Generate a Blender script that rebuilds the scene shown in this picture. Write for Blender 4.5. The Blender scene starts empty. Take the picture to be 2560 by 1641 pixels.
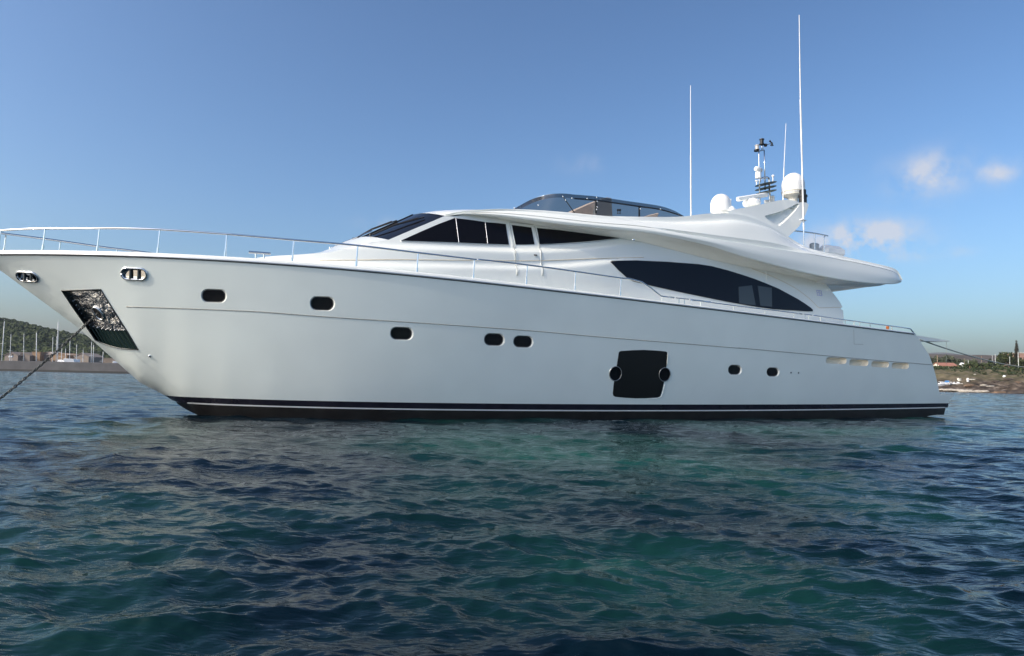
import bpy, math, random
import numpy as np
from mathutils import Vector, Matrix
from mathutils.geometry import delaunay_2d_cdt
random.seed(7); RNG = np.random.default_rng(7)
sc = bpy.context.scene
COL = sc.collection
R = math.radians

# ------------------------------------------------------------------ camera
PW, PH, FOC = 2560.0, 1641.0, 1706.7           # photograph size and focal length in its pixels
CAM_H, HOR_Y, HOR_M = 1.02, 947.0, 0.0223      # eye height (m), horizon row at centre, horizon slope
rho = math.atan(HOR_M); phi = math.atan((HOR_Y - PH / 2) / FOC * math.cos(rho))
CC = np.array([0, 0, CAM_H])
CF = np.array([0, math.cos(phi), math.sin(phi)])
_r0 = np.array([1., 0, 0]); _u0 = np.array([0, -math.sin(phi), math.cos(phi)])
CR = math.cos(rho) * _r0 + math.sin(rho) * _u0
CU = -math.sin(rho) * _r0 + math.cos(rho) * _u0
cam = bpy.data.cameras.new("camera"); cam_o = bpy.data.objects.new("camera", cam); COL.objects.link(cam_o)
cam.sensor_width = 36; cam.lens = FOC / PW * 36; cam.clip_start = .05; cam.clip_end = 60000
cam_o.matrix_world = Matrix([[CR[0], CU[0], -CF[0], CC[0]], [CR[1], CU[1], -CF[1], CC[1]],
                             [CR[2], CU[2], -CF[2], CC[2]], [0, 0, 0, 1]])
sc.camera = cam_o
def ray(x, y): return CF + (x - PW / 2) / FOC * CR - (y - PH / 2) / FOC * CU
def at(x, y, Y):
    d = ray(x, y); return CC + d * (Y / d[1])

# ------------------------------------------------------------------ sky, sun, exposure
SUN_AZ, SUN_EL = R(-118.5), R(37)                # azimuth from +Y, clockwise
world = bpy.data.worlds.new("World"); sc.world = world; world.use_nodes = True
wn, wl = world.node_tree.nodes, world.node_tree.links
bg = wn["Background"]; bg.inputs["Strength"].default_value = .155
sky = wn.new("ShaderNodeTexSky"); sky.sky_type = 'NISHITA'; sky.sun_disc = False
sky.sun_elevation = SUN_EL; sky.sun_rotation = SUN_AZ
sky.air_density = 1.0; sky.dust_density = 3.2; sky.ozone_density = 6.0; sky.altitude = 0
tc = wn.new("ShaderNodeTexCoord")
def wmath(op, a, b=None, v=None):
    n = wn.new("ShaderNodeMath"); n.operation = op
    for i, q in enumerate((a, b)):
        if q is None: continue
        if isinstance(q, (int, float)): n.inputs[i].default_value = q
        else: wl.new(q, n.inputs[i])
    return n.outputs[0]
def wdot(vec):
    n = wn.new("ShaderNodeVectorMath"); n.operation = 'DOT_PRODUCT'
    wl.new(tc.outputs["Generated"], n.inputs[0]); n.inputs[1].default_value = vec; return n.outputs["Value"]
noi = wn.new("ShaderNodeTexNoise"); noi.inputs["Scale"].default_value = 26; noi.inputs["Detail"].default_value = 9
noi.inputs["Roughness"].default_value = .58; wl.new(tc.outputs["Generated"], noi.inputs["Vector"])
mask = None
for (px, py, rx, ry, amp) in [(2158, 600, 88, 34, 1.15), (2075, 606, 55, 26, .75), (2260, 638, 55, 14, .45), (2322, 440, 58, 40, .62), (2490, 432, 32, 22, .5),
                              (2390, 632, 30, 10, .3), (1475, 410, 60, 20, .10), (950, 562, 50, 14, .18)]:
    d = ray(px, py); d = d / np.linalg.norm(d)
    h = np.cross(d, [0, 0, 1]); h /= np.linalg.norm(h); v = np.cross(h, d)
    a = wmath('DIVIDE', wdot(tuple(h)), rx / FOC); b = wmath('DIVIDE', wdot(tuple(v)), ry / FOC)
    r2 = wmath('ADD', wmath('MULTIPLY', a, a), wmath('MULTIPLY', b, b))
    g = wmath('MULTIPLY', wmath('POWER', 2.718, wmath('MULTIPLY', r2, -.9)), amp)
    g = wmath('MULTIPLY', g, wmath('GREATER_THAN', wdot(tuple(d)), 0))
    mask = g if mask is None else wmath('MAXIMUM', mask, g)
cl = wmath('MULTIPLY', mask, wmath('SUBTRACT', wmath('MULTIPLY', noi.outputs["Fac"], 8.0), 3.0))
clc = wn.new("ShaderNodeClamp"); wl.new(cl, clc.inputs[0])
mixc = wn.new("ShaderNodeMix"); mixc.data_type = 'RGBA'
wl.new(wmath('MULTIPLY', clc.outputs[0], .75), mixc.inputs["Factor"]); 
tint = wn.new("ShaderNodeMix"); tint.data_type = 'RGBA'; tint.blend_type = 'MULTIPLY'; tint.inputs["Factor"].default_value = 1
gm = wn.new("ShaderNodeGamma"); gm.inputs["Gamma"].default_value = 1.3; wl.new(sky.outputs[0], gm.inputs["Color"])
wl.new(gm.outputs[0], tint.inputs["A"]); tint.inputs["B"].default_value = (1.09, 1.005, .85, 1); wl.new(tint.outputs["Result"], mixc.inputs["A"])
mixc.inputs["B"].default_value = (4.7, 4.75, 5.1, 1)
wl.new(mixc.outputs["Result"], bg.inputs["Color"])
sun = bpy.data.lights.new("sun", 'SUN'); sun.energy = 2.8; sun.angle = R(.5); sun.color = (1, .91, .77)
sun_o = bpy.data.objects.new("sun", sun); COL.objects.link(sun_o)
sdir = Vector((math.sin(SUN_AZ) * math.cos(SUN_EL), math.cos(SUN_AZ) * math.cos(SUN_EL), math.sin(SUN_EL)))
sun_o.rotation_euler = sdir.to_track_quat('Z', 'Y').to_euler(); sun_o.location = (-30, -10, 40)
sc.view_settings.view_transform = 'Standard'; sc.view_settings.look = 'None'
sc.view_settings.exposure = -0.04; sc.view_settings.gamma = 1.0
sc.cycles.blur_glossy = 0.0

# ------------------------------------------------------------------ materials
MATS = {}
def mat(name, col, rough=.5, metal=0., spec=.5, coat=0., var=0., vscale=3., bump=0., bscale=20., ior=1.5, col2=None):
    if name in MATS: return MATS[name]
    m = bpy.data.materials.new(name); m.use_nodes = True
    n, l = m.node_tree.nodes, m.node_tree.links; p = n["Principled BSDF"]
    p.inputs["Base Color"].default_value = (*col, 1); p.inputs["Roughness"].default_value = rough
    p.inputs["Metallic"].default_value = metal; p.inputs["Specular IOR Level"].default_value = spec
    p.inputs["Coat Weight"].default_value = coat; p.inputs["Coat Roughness"].default_value = .04; p.inputs["IOR"].default_value = ior
    if var or bump or col2:
        t = n.new("ShaderNodeTexCoord")
    if var or col2:
        q = n.new("ShaderNodeTexNoise"); q.inputs["Scale"].default_value = vscale; q.inputs["Detail"].default_value = 6
        l.new(t.outputs["Object"], q.inputs["Vector"])
        rp = n.new("ShaderNodeValToRGB"); rp.color_ramp.elements[0].position = .35; rp.color_ramp.elements[1].position = .65
        c2 = col2 or tuple(min(1, c * (1 + var)) for c in col)
        rp.color_ramp.elements[0].color = (*(col if col2 else tuple(c * (1 - var) for c in col)), 1); rp.color_ramp.elements[1].color = (*c2, 1)
        l.new(q.outputs["Fac"], rp.inputs[0]); l.new(rp.outputs[0], p.inputs["Base Color"])
    if bump:
        q = n.new("ShaderNodeTexNoise"); q.inputs["Scale"].default_value = bscale; q.inputs["Detail"].default_value = 5
        l.new(t.outputs["Object"], q.inputs["Vector"])
        b = n.new("ShaderNodeBump"); b.inputs["Strength"].default_value = bump; b.inputs["Distance"].default_value = .05
        l.new(q.outputs["Fac"], b.inputs["Height"]); l.new(b.outputs[0], p.inputs["Normal"])
    MATS[name] = m; return m
GEL = mat("white_gelcoat", (.80, .82, .78), .22, spec=.5, coat=.3, var=.012, vscale=.7)
HULLM = mat("hull_gelcoat", (.83, .88, .83), .10, spec=.5, coat=.5, var=.025, vscale=.9, bump=.05, bscale=1.4)
CREAM = mat("cream_line", (.62, .56, .45), .4)
SEAM = mat("seam_grey", (.30, .30, .27), .5)
BLACKP = mat("boot_paint", (.017, .016, .026), .25, var=.2)
ANTIF = mat("antifouling", (.019, .017, .016), .5, var=.3)
STEEL = mat("polished_steel", (.72, .73, .74), .10, metal=1.)
CHROME = mat("chrome_plate", (.92, .90, .86), .12, metal=1., bump=1., bscale=4.2)
next(n for n in CHROME.node_tree.nodes if n.type == "BUMP").inputs["Distance"].default_value = .14
RAILST = mat("rub_rail_steel", (.66, .67, .68), .35, metal=.6)
DARKST = mat("dark_steel", (.05, .055, .055), .3, metal=.6)
RUBBER = mat("black_rubber", (.02, .02, .022), .5)
GLASS = mat("dark_glass", (.006, .006, .008), .03, spec=.18)
GLASSB = mat("salon_glass", (.007, .009, .015), .04, spec=.2)
PORTG = mat("porthole_glass", (.012, .011, .011), .08, spec=.45)
BLACKM = mat("black_panel", (.012, .012, .012), .35, spec=.3)
TAN = mat("beige_canvas", (.74, .64, .57), .8, var=.08, vscale=6, bump=.3, bscale=12)
WHITEP = mat("white_plastic", (.82, .82, .80), .35)
NAVB = mat("black_plastic", (.015, .015, .016), .4)
CHAINM = mat("galvanised_chain", (.10, .10, .09), .5, metal=.6, var=.3, vscale=9)
ROPE = mat("mooring_rope", (.5, .5, .42), .9)
EMB = mat("emblem_blue", (.42, .44, .66), .5)
ORANGE = mat("orange_plastic", (.75, .22, .06), .5)
GREYP = mat("far_daylight_grey", (.045, .055, .062), .25)
sg = bpy.data.materials.new("smoked_glass"); sg.use_nodes = True
_n, _l = sg.node_tree.nodes, sg.node_tree.links; _n.remove(_n["Principled BSDF"])
tr = _n.new("ShaderNodeBsdfTransparent"); tr.inputs[0].default_value = (.42, .40, .38, 1)
gl = _n.new("ShaderNodeBsdfGlossy"); gl.inputs["Roughness"].default_value = .02; gl.inputs[0].default_value = (.8, .8, .8, 1)
fr = _n.new("ShaderNodeFresnel"); fr.inputs[0].default_value = 1.45; ms = _n.new("ShaderNodeMixShader")
_l.new(fr.outputs[0], ms.inputs[0]); _l.new(tr.outputs[0], ms.inputs[1]); _l.new(gl.outputs[0], ms.inputs[2]); _l.new(ms.outputs[0], _n["Material Output"].inputs[0])

sg2 = sg.copy(); sg2.name = "tint_band"; sg2.node_tree.nodes["Transparent BSDF"].inputs[0].default_value = (.48, .52, .56, 1)
# ------------------------------------------------------------------ mesh helpers
class MB:
    def __init__(s): s.v = []; s.f = []
    def add(s, V, F):
        o = len(s.v); s.v += [tuple(map(float, p)) for p in V]; s.f += [tuple(i + o for i in q) for q in F]; return s
    def mirror(s):
        m = MB(); m.v = [(x, -y, z) for x, y, z in s.v]; m.f = [tuple(reversed(q)) for q in s.f]; return m
    def join(s, o): return s.add(o.v, o.f)
    def grid(s, G, closed=False):
        G = np.asarray(G, float); r, c = G.shape[:2]; F = []
        for i in range(r - 1):
            for j in range(c if closed else c - 1):
                k = (j + 1) % c; F.append((i * c + j, i * c + k, (i + 1) * c + k, (i + 1) * c + j))
        return s.add(G.reshape(-1, 3), F)
    def tube(s, P, r, n=8, cap=True, closed=False):
        P = np.asarray(P, float); m = len(P); r = np.broadcast_to(np.asarray(r, float), (m,))
        T = np.gradient(P, axis=0)
        if closed: T = np.roll(P, -1, 0) - np.roll(P, 1, 0)
        T /= np.linalg.norm(T, axis=1)[:, None] + 1e-12
        ref = np.array([0, 0, 1.]) if abs(T[0][2]) < .9 else np.array([1., 0, 0]); u = np.cross(T[0], ref); u /= np.linalg.norm(u); rings = []
        for i in range(m):
            u = u - T[i] * (u @ T[i]); u /= np.linalg.norm(u); w = np.cross(T[i], u)
            rings.append([P[i] + r[i] * (u * math.cos(a) + w * math.sin(a)) for a in np.linspace(0, 2 * math.pi, n, endpoint=False)])
        if closed: rings.append(rings[0])
        o = len(s.v); s.grid(rings, True)
        if cap and not closed:
            s.f.append(tuple(reversed(range(o, o + n)))); s.f.append(tuple(range(o + (m - 1) * n, o + m * n)))
        return s
    def lathe(s, prof, c, axis=(0, 0, 1), n=24):
        ax = Vector(axis).normalized(); q = Vector((0, 0, 1)).rotation_difference(ax); rings = []
        for r, h in prof:
            rings.append([np.array(c) + np.array(q @ Vector((r * math.cos(a), r * math.sin(a), h))) for a in np.linspace(0, 2 * math.pi, n, endpoint=False)])
        o = len(s.v); s.grid(rings, True); s.f.append(tuple(reversed(range(o, o + n)))); m = len(prof); s.f.append(tuple(range(o + (m - 1) * n, o + m * n))); return s
    def box(s, c, d, rz=0., bev=0.):
        x, y, z = np.array(d) / 2; ca, sa = math.cos(rz), math.sin(rz); b = min(bev, x * .9, y * .9, z * .9)
        if b <= 0:
            L = [(-x, -y), (x, -y), (x, y), (-x, y)]; lev = [(-z, L), (z, L)]
        else:
            def o(k): return [(-x + k, -y), (x - k, -y), (x, -y + k), (x, y - k), (x - k, y), (-x + k, y), (-x, y - k), (-x, -y + k)]
            def i(k): return [(px * (1 - b / x), py * (1 - b / y)) for px, py in o(k)]
            lev = [(-z, i(b)), (-z + b, o(b)), (z - b, o(b)), (z, i(b))]
        rings = [[(c[0] + px * ca - py * sa, c[1] + px * sa + py * ca, c[2] + h) for px, py in ring] for h, ring in lev]
        n = len(rings[0]); o_ = len(s.v); s.grid(rings, True); s.f.append(tuple(reversed(range(o_, o_ + n)))); m = len(rings); s.f.append(tuple(range(o_ + (m - 1) * n, o_ + m * n))); return s
    def build(s, name, m, parent=None, smooth=40, loc=None):
        me = bpy.data.meshes.new(name); me.from_pydata(s.v, [], s.f); me.materials.append(m)
        if smooth:
            me.polygons.foreach_set("use_smooth", [True] * len(me.polygons))
            if smooth < 180: me.set_sharp_from_angle(angle=R(smooth))
        me.update(); o = bpy.data.objects.new(name, me); COL.objects.link(o)
        if parent: o.parent = parent
        if loc is not None: o.location = loc
        return o
def tag(o, label, cat, group=None):
    o["label"] = label; o["category"] = cat
    if group: o["group"] = group
    return o
def empty(name, loc, rz=0.):
    o = bpy.data.objects.new(name, None); COL.objects.link(o); o.location = loc; o.rotation_euler = (0, 0, rz); o.empty_display_size = .5; return o
def resample(P, n):
    P = np.asarray(P, float); d = np.r_[0, np.cumsum(np.linalg.norm(np.diff(P, axis=0), axis=1))]
    t = np.linspace(0, d[-1], n); return np.stack([np.interp(t, d, P[:, k]) for k in range(P.shape[1])], 1)
def crom(P, k=6):
    P = np.asarray(P, float); n = len(P); out = []
    Q = np.vstack([2 * P[0] - P[1], P, 2 * P[-1] - P[-2]])
    for i in range(n - 1):
        a, b, c, d = Q[i:i + 4]
        for t in np.linspace(0, 1, k, endpoint=False):
            out.append(.5 * (2 * b + (c - a) * t + (2 * a - 5 * b + 4 * c - d) * t * t + (3 * b - a - 3 * c + d) * t ** 3))
    out.append(P[-1]); return np.array(out)

# ------------------------------------------------------------------ yacht frame: s aft along the keel, b to port, z up
TH = R(22.9); BD = 18.36
BA = np.array([math.cos(TH), math.sin(TH), 0]); BP = np.array([math.sin(TH), -math.cos(TH), 0]); BO = -BP * BD
yacht = empty("motor_yacht", tuple(BO), TH)
tag(yacht, "long white motor yacht with dark windows and black boot stripe moored on the water", "yacht")
def L(s, b, z): return (s, -b, z)
def onb(x, y, bf, it=40):
    """photo point -> (s, b, z) on the yacht surface b = bf(s, z) (or a constant half-breadth)"""
    d = ray(x, y); b = 2.4 if callable(bf) else bf
    for _ in range(it if callable(bf) else 1):
        t = ((BO + BP * b - CC) @ BP) / (d @ BP); q = CC + d * t - BO; s, z = q @ BA, q[2]
        if callable(bf): b = .5 * b + .5 * bf(s, z)
    return np.array([s, b, z])
def zf(ax, ay, k):
    return lambda x, y: (ax + x * k, ay + y * k)
z1 = zf(0, 520, .35068); z2 = zf(600, 480, .37669); z3 = zf(1200, 460, .38953); z4 = zf(1700, 460, .38953); z5 = zf(2000, 700, .23372)
z6 = zf(1240, 460, .2164); z7 = zf(1760, 300, .1948); z8 = zf(0, 740, 1 / 7.)
def sstep(a, b, x):
    t = min(1, max(0, (x - a) / (b - a))); return t * t * (3 - 2 * t)
TIP = -5.15
def Bs(s, z=0):
    t = s - TIP; v = 3.1 * (1 - max(0., 1 - max(t, 0) / 12.) ** 2.7)
    if t > 14: v -= .3 * ((t - 14) / 12) ** 2
    return v
_sh = np.array([onb(*q, Bs) for q in [z1(0, 340), z1(300, 336), z1(1000, 343), z1(1825, 388), z2(400, 490), z2(800, 527), z2(1699, 620), z3(400, 680), z3(800, 732), z3(1643, 826), z4(400, 829), z4(800, 870), z4(1485, 966)]])
_shc = np.polyfit(_sh[:, 0], _sh[:, 2], 3)
def zs(s): return float(np.polyval(_shc, s))
_st = [onb(*q, 0.) for q in [(-62, 634), (0, 676), (193, 818), (351, 958), (414, 990), (466, 1025)]]
_sts = [p[0] for p in _st] + [.1, 1.0, 2.5]; _stz = [p[2] for p in _st] + [-.32, -.6, -.8]
_sts[0] = TIP; _stz[0] = zs(TIP) - .02
def zst(s): return float(np.interp(s, _sts, _stz))
def hull_b(s, z):
    zt, z0 = zs(s), zst(s); w = (z - z0) / max(zt - z0, .05); w = min(1., max(0., w))
    q = .11 + .72 * math.exp(-(max(0, s - TIP) / 4.6) ** 1.5)
    return Bs(s) * w ** q

def cdt(boundary, holes, step, bf, off=0.):
    """triangulated sheet over a region of the (s,z) plane, lifted to b = bf(s,z)"""
    B = [np.asarray(boundary, float)] + [np.asarray(h, float) for h in holes]
    def inside(P, poly):
        x, y = P[:, 0], P[:, 1]; r = np.zeros(len(P), bool); j = len(poly) - 1
        for i in range(len(poly)):
            xi, yi = poly[i]; xj, yj = poly[j]; c = (yi > y) != (yj > y)
            with np.errstate(divide='ignore', invalid='ignore'):
                r ^= c & (x < (xj - xi) * (y - yi) / (yj - yi + 1e-15) + xi)
            j = i
        return r
    lo, hi = B[0].min(0), B[0].max(0); sx, sz = step
    g = np.array([(x + (sx / 2 if k % 2 else 0), z) for k, z in enumerate(np.arange(lo[1], hi[1], sz)) for x in np.arange(lo[0], hi[0], sx)])
    ok = inside(g, B[0])
    for h in B[1:]: ok &= ~inside(g, h)
    edge = np.vstack([np.vstack([p + (np.roll(p, -1, 0) - p) * t for t in (0, .33, .67)]) for p in B])
    D = np.full(len(g), 9.)
    for e in edge: D = np.minimum(D, ((g[:, 0] - e[0]) / sx) ** 2 + ((g[:, 1] - e[1]) / sz) ** 2)
    g = g[ok & (D > .12)]
    V = [Vector(p) for P in B for p in P]; E = []; o = 0
    for P in B:
        E += [(o + i, o + (i + 1) % len(P)) for i in range(len(P))]; o += len(P)
    V += [Vector(p) for p in g]
    v, e, f, *_ = delaunay_2d_cdt(V, E, [], 0, 1e-5)
    v = np.array([tuple(p) for p in v]); c = np.array([v[list(t)].mean(0) for t in f])
    keep = inside(c, B[0])
    for h in B[1:]: keep &= ~inside(c, h)
    m = MB(); m.add([L(s, bf(s, z) + off, z) for s, z in v], [tuple(reversed(t)) if False else tuple(t) for t, k in zip(f, keep) if k])
    return m
def dens(P, d):
    P = np.asarray(P, float); out = []
    for a, b in zip(P, np.roll(P, -1, 0)):
        n = max(1, int(np.linalg.norm(b - a) / d)); out += [a + (b - a) * i / n for i in range(n)]
    return np.array(out)
def panel(name, px, bf, m, off=.012, thick=.03, parent=None, step=(.2, .1), den=.15, smooth_loop=False):
    """a pane or plate lying on a curved side, with its own thickness"""
    P = np.array([onb(x, y, bf)[[0, 2]] for x, y in px])
    if den: P = dens(P, den)
    mb = cdt(P, [], step, bf, off)
    rim = [[L(s, bf(s, z) + off, z) for s, z in list(P) + [P[0]]], [L(s, bf(s, z) + off - thick, z) for s, z in list(P) + [P[0]]]]
    mb.grid(rim)
    return mb.build(name, m, parent or yacht, 40)
def ribbon(px, bf, r, off=0., n=60, sm=True):
    P = np.array([onb(x, y, bf) for x, y in px]); P = crom(P, 8) if sm else P
    Q = [(s, (bf(s, z) if callable(bf) else bf) + off, z) for s, b, z in P]
    return MB().tube([L(*q) for q in resample(Q, n)], r, 6)
def rrect(cx, cy, w, h, tilt=0., rf=.5, n=7, shear=0.):
    r = min(w, h) * rf; pts = []
    for (sx, sy, a0) in ((1, 1, 0), (-1, 1, 90), (-1, -1, 180), (1, -1, 270)):
        for a in np.linspace(a0, a0 + 90, n):
            x = sx * (w / 2 - r) + r * math.cos(R(a)); y = sy * (h / 2 - r) + r * math.sin(R(a))
            pts.append((cx + x * math.cos(tilt) - y * math.sin(tilt) + shear * y, cy + x * math.sin(tilt) + y * math.cos(tilt)))
    return pts

# ================================================================== HULL
holes = []
def hole(px): 
    P = np.array([onb(x, y, hull_b) for x, y in px]); holes.append(P[:, [0, 2]]); return P
K1, K2, K3, K4 = .35068, .37669, .38953, .38953
port_px = [(z1(1525, 627), 184 * K1, 98 * K1), (z2(547, 741), 168 * K2, 96 * K2), (z2(1073, 940), 156 * K2, 88 * K2), (z3(92, 1000), 134 * K3, 83 * K3),
           (z3(278, 1013), 130 * K3, 79 * K3), (z4(353, 1194), 88 * K4, 66 * K4), (z4(597, 1208), 82 * K4, 61 * K4)]
ports = [hole(rrect(c[0], c[1], w, h, R(2), .46)) for c, w, h in port_px]
fair_px = [(z1(195, 492), 146 * K1, 66 * K1, .45), (z1(955, 472), 180 * K1, 80 * K1, .06)]
fairs = [hole(rrect(c[0], c[1], w, h, R(3), .5, shear=sh)) for c, w, h, sh in fair_px]
vent_px = [(z4(1002, 1135), 132 * K4, 40 * K4), (z4(1147, 1148), 122 * K4, 40 * K4), (z4(1284, 1159), 113 * K4, 38 * K4), (z4(1413, 1168), 110 * K4, 38 * K4)]
vents = [hole(rrect(c[0], c[1], w, h, R(3), .38, shear=-.15)) for c, w, h in vent_px]
pocket_px = [(154, 727), (200, 725.5), (252.5, 724.5), (268, 751), (299, 800), (322, 836), (345, 875), (320, 873.5), (298, 871), (278, 866.5), (259.5, 860), (238.5, 851), (210, 809), (180, 766)]
pocket = hole(pocket_px)
bigwin_px = [z3(*p) for p in [(890, 1085), (894, 1077), (905, 1073), (980, 1068), (1050, 1066), (1130, 1070), (1190, 1076), (1201, 1081), (1203, 1092), (1199, 1140), (1195, 1180), (1188, 1230), (1180, 1275), (1170, 1320),
             (1160, 1356), (1152, 1367), (1138, 1372), (1070, 1376), (1000, 1377), (930, 1373), (870, 1367), (856, 1360), (852, 1345), (857, 1290), (867, 1230), (878, 1165), (884, 1125)]]

_bt = np.array([onb(*q, hull_b) for q in [(414, 990), (640, 998), (940, 1005), (1240, 1010.5), (1540, 1011), (1840, 1012), (2100, 1010.5), (2340, 1009)]])
_btc = np.polyfit(_bt[:, 0], _bt[:, 2], 3)
def zboot(s): return float(np.polyval(_btc, s))
_wt = np.array([onb(*q, hull_b) for q in [z1(1270, 1389), z1(1825, 1410), z2(850, 1434), z2(1699, 1453), z3(820, 1456), z3(1643, 1456), z4(820, 1448), z4(1643, 1438), z5(1500, 1366)]])
_wtc = np.polyfit(_wt[:, 0], _wt[:, 2], 3)
def zwhite(s): return float(np.polyval(_wtc, s))
stern_px = [(2287, 832), (2304, 859), (2322.5, 887), (2332, 913), (2339, 938), (2344, 958), (2348, 978), (2350, 985.5), (2370, 985.8), (2386, 986), (2380, 994), (2372, 1001), (2371.5, 1008)]
stern = np.array([onb(x, y, hull_b) for x, y in stern_px])
S_BOOT_A = stern[-1][0]
_ss = np.linspace(-1.8, .5, 400); S_BOOT_F = next(s for s in _ss if zboot(s) >= zst(s))
S_SH_A = stern[0][0]
top = [(s, zs(s)) for s in np.linspace(TIP + .02, S_SH_A - .02, 150)]
boot = [(s, zboot(s)) for s in np.linspace(S_BOOT_A, S_BOOT_F, 130)]
stem = [(s, zst(s)) for s in np.linspace(S_BOOT_F, TIP, 40)][1:-1]
bnd = top + [tuple(p[[0, 2]]) for p in stern[:-1]] + boot + stem
hm = cdt(bnd, holes, (.16, .13), hull_b)
hull_o = hm.build("hull", HULLM, yacht, 60)
far_bnd = cdt(bnd, [], (.3, .25), hull_b).mirror()
far_side = far_bnd.build("hull", HULLM, yacht, 60)
# transom and swim platform surface
tm = MB(); st2 = np.vstack([stern, [[S_BOOT_A - .3, 2.3, .15]]])
tm.grid([[L(p[0] + .12 * (1 - k * k), p[1] * k, p[2]) for k in np.linspace(1, -1, 13)] for p in st2]); tm.build("transom", HULLM, yacht, 30)
# bottom paint above and below the white line
def strip(f_top, f_bot, s0, s1, off=0., n=160, rows=5, both=True):
    G = []
    for k in np.linspace(0, 1, rows):
        G.append([L(s, hull_b(s, max(f_top(s) * (1 - k) + f_bot(s) * k, zst(s))) + off, max(f_top(s) * (1 - k) + f_bot(s) * k, zst(s))) for s in np.linspace(s0, s1, n)])
    m = MB().grid(G)
    if both: m.join(m.mirror())
    return m
strip(zboot, lambda s: zwhite(s), S_BOOT_F, S_BOOT_A).build("boot_stripe", BLACKP, yacht, 60)
def zkeel(s): return float(np.interp(s, [0, 12, 15, 18.5, 21, 22.5], [-.7, -.55, -.4, -.3, -.15, .10]))
und = strip(lambda s: zwhite(s), lambda s: min(zkeel(s), zwhite(s) - .03), -.95, S_BOOT_A - .12)
und.grid([[L(s, k * hull_b(s, max(zst(s), min(zkeel(s), zwhite(s) - .03))), max(zst(s), min(zkeel(s), zwhite(s) - .03))) for s in np.linspace(-.95, S_BOOT_A - .12, 60)] for k in np.linspace(1, -1, 5)])
und.build("bottom_paint", ANTIF, yacht, 60)
strip(lambda s: zwhite(s) + .016, lambda s: zwhite(s) - .016, -.7, S_BOOT_A - .15, off=.006, rows=2).build("white_waterline_stripe", WHITEP, yacht, 60)
# crease along the topsides, seam of the boarding door
kn = [z1(900, 705), z1(1300, 718), z1(1825, 740), z2(400, 817), z2(800, 845), z2(1699, 905), z3(400, 949), z3(800, 985), z3(1643, 1053), z4(400, 1055), z4(900, 1100), z5(700, 850), z5(1415, 909)]
ribbon(kn, hull_b, .012, off=-.003, n=160).build("topside_crease", SEAM, yacht, 180)
dm = MB()
for seg in ([(1115, 935), (1117, 1028)], [(1117, 1029), (1175, 1031)]):
    dm.join(ribbon([z4(*p) for p in seg], hull_b, .005, n=6, sm=False))
dm.build("boarding_door_seam", SEAM, yacht, 180)

def recess(P, m_rim, depth, scale, name, gm, gname, hmrim=None, gdepth=None):
    c = P.mean(0); rings = [[L(s, b, z) for s, b, z in P]]
    mid = [(c[0] + (s - c[0]) * scale, c[1] + (b - c[1]) * scale - depth, c[2] + (z - c[2]) * scale) for s, b, z in P]
    rings.append([L(*q) for q in mid])
    m = MB(); m.grid(rings, True); o = m.build(name, m_rim, yacht, 50)
    g = MB(); g.v = [L(q[0], q[1] + .004, q[2]) for q in mid]; g.f = [tuple(range(len(mid)))]
    gk = MB(); gk.tube([L(c[0] + (q[0] - c[0]) * .99, q[1] + .008, c[2] + (q[2] - c[2]) * .97) for q in mid], .012, 6, closed=True)
    g.build(gname, gm, o, 0); gk.build("gasket", RUBBER, o, 180)
    return o
for i, P in enumerate(ports):
    recess(P, GEL, .055, .87, "porthole", PORTG, "glass")
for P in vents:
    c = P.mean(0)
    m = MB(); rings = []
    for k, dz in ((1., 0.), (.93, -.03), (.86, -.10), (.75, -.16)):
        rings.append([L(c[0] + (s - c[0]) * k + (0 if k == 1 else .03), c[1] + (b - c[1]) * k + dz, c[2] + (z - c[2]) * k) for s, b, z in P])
    m.grid(rings, True); n = len(P); m.f.append(tuple(range(3 * n, 4 * n))); m.build("air_vent", mat("vent_bounce_beige", (.88, .80, .66), .5), yacht, 60)  # beige raised in the colour for light bounced into the recess
for P in fairs:
    c = P.mean(0); m = MB(); m.tube([L(s, b + .01, z) for s, b, z in P], .028, 8, closed=True); o = m.build("fairlead", STEEL, yacht, 180)
    mid = [(c[0] + (s - c[0]) * .92, b - .045 - .3 * (z - c[2]), c[2] + (z - c[2]) * .92) for s, b, z in P]  # added back plate, tilted to mirror the sky in place of a see-through hole
    w = MB(); w.grid([[L(*p) for p in P], [L(*q) for q in mid]], True); w.f.append(tuple(range(len(P), 2 * len(P)))); w.build("fairlead_mirror_box", STEEL, o, 30)
    ss = P[:, 0]
    for t in (.36, .68):
        s = ss.min() + (ss.max() - ss.min()) * t; zz = (P[:, 2].max() - P[:, 2].min()) * .46; bb = hull_b(s, c[2])
        MB().tube([L(s, bb - .02, c[2] - zz), L(s, bb - .02, c[2] + zz)], .028, 8).build("roller", DARKST, o, 60)
# anchor pocket
P = pocket; c = P.mean(0); DEP = .22
def inn(p, d=DEP): return (p[0] * .96 + c[0] * .04, p[1] - d, p[2] * .98 + c[2] * .02)
m = MB(); m.grid([[L(*p) for p in P], [L(*inn(p)) for p in P]], True); pk = m.build("anchor_pocket", DARKST, yacht, 20)
fm = MB(); fm.tube([L(p[0], p[1] + .005, p[2]) for p in P], .014, 6, closed=True); fm.build("pocket_trim", DARKST, pk, 180)
def pl(u, v, d):    # u 0..1 forward->aft, v 0..1 top->bottom inside the pocket
    a = P[0] * (1 - u) + P[2] * u; bb = P[11] * (1 - u) + P[6] * u; bb = bb + np.array([0, 0, -.10]) * math.sin(math.pi * u) * .8
    q = a * (1 - v) + bb * v; return inn(q, d)
m = MB(); m.grid([[L(*pl(u, v, DEP * (.5 + .75 * v))) for u in np.linspace(0, 1, 16)] for v in np.linspace(0, .66, 22)]); m.build("steel_plate", CHROME, pk, 180)
m = MB(); G = []
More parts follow.
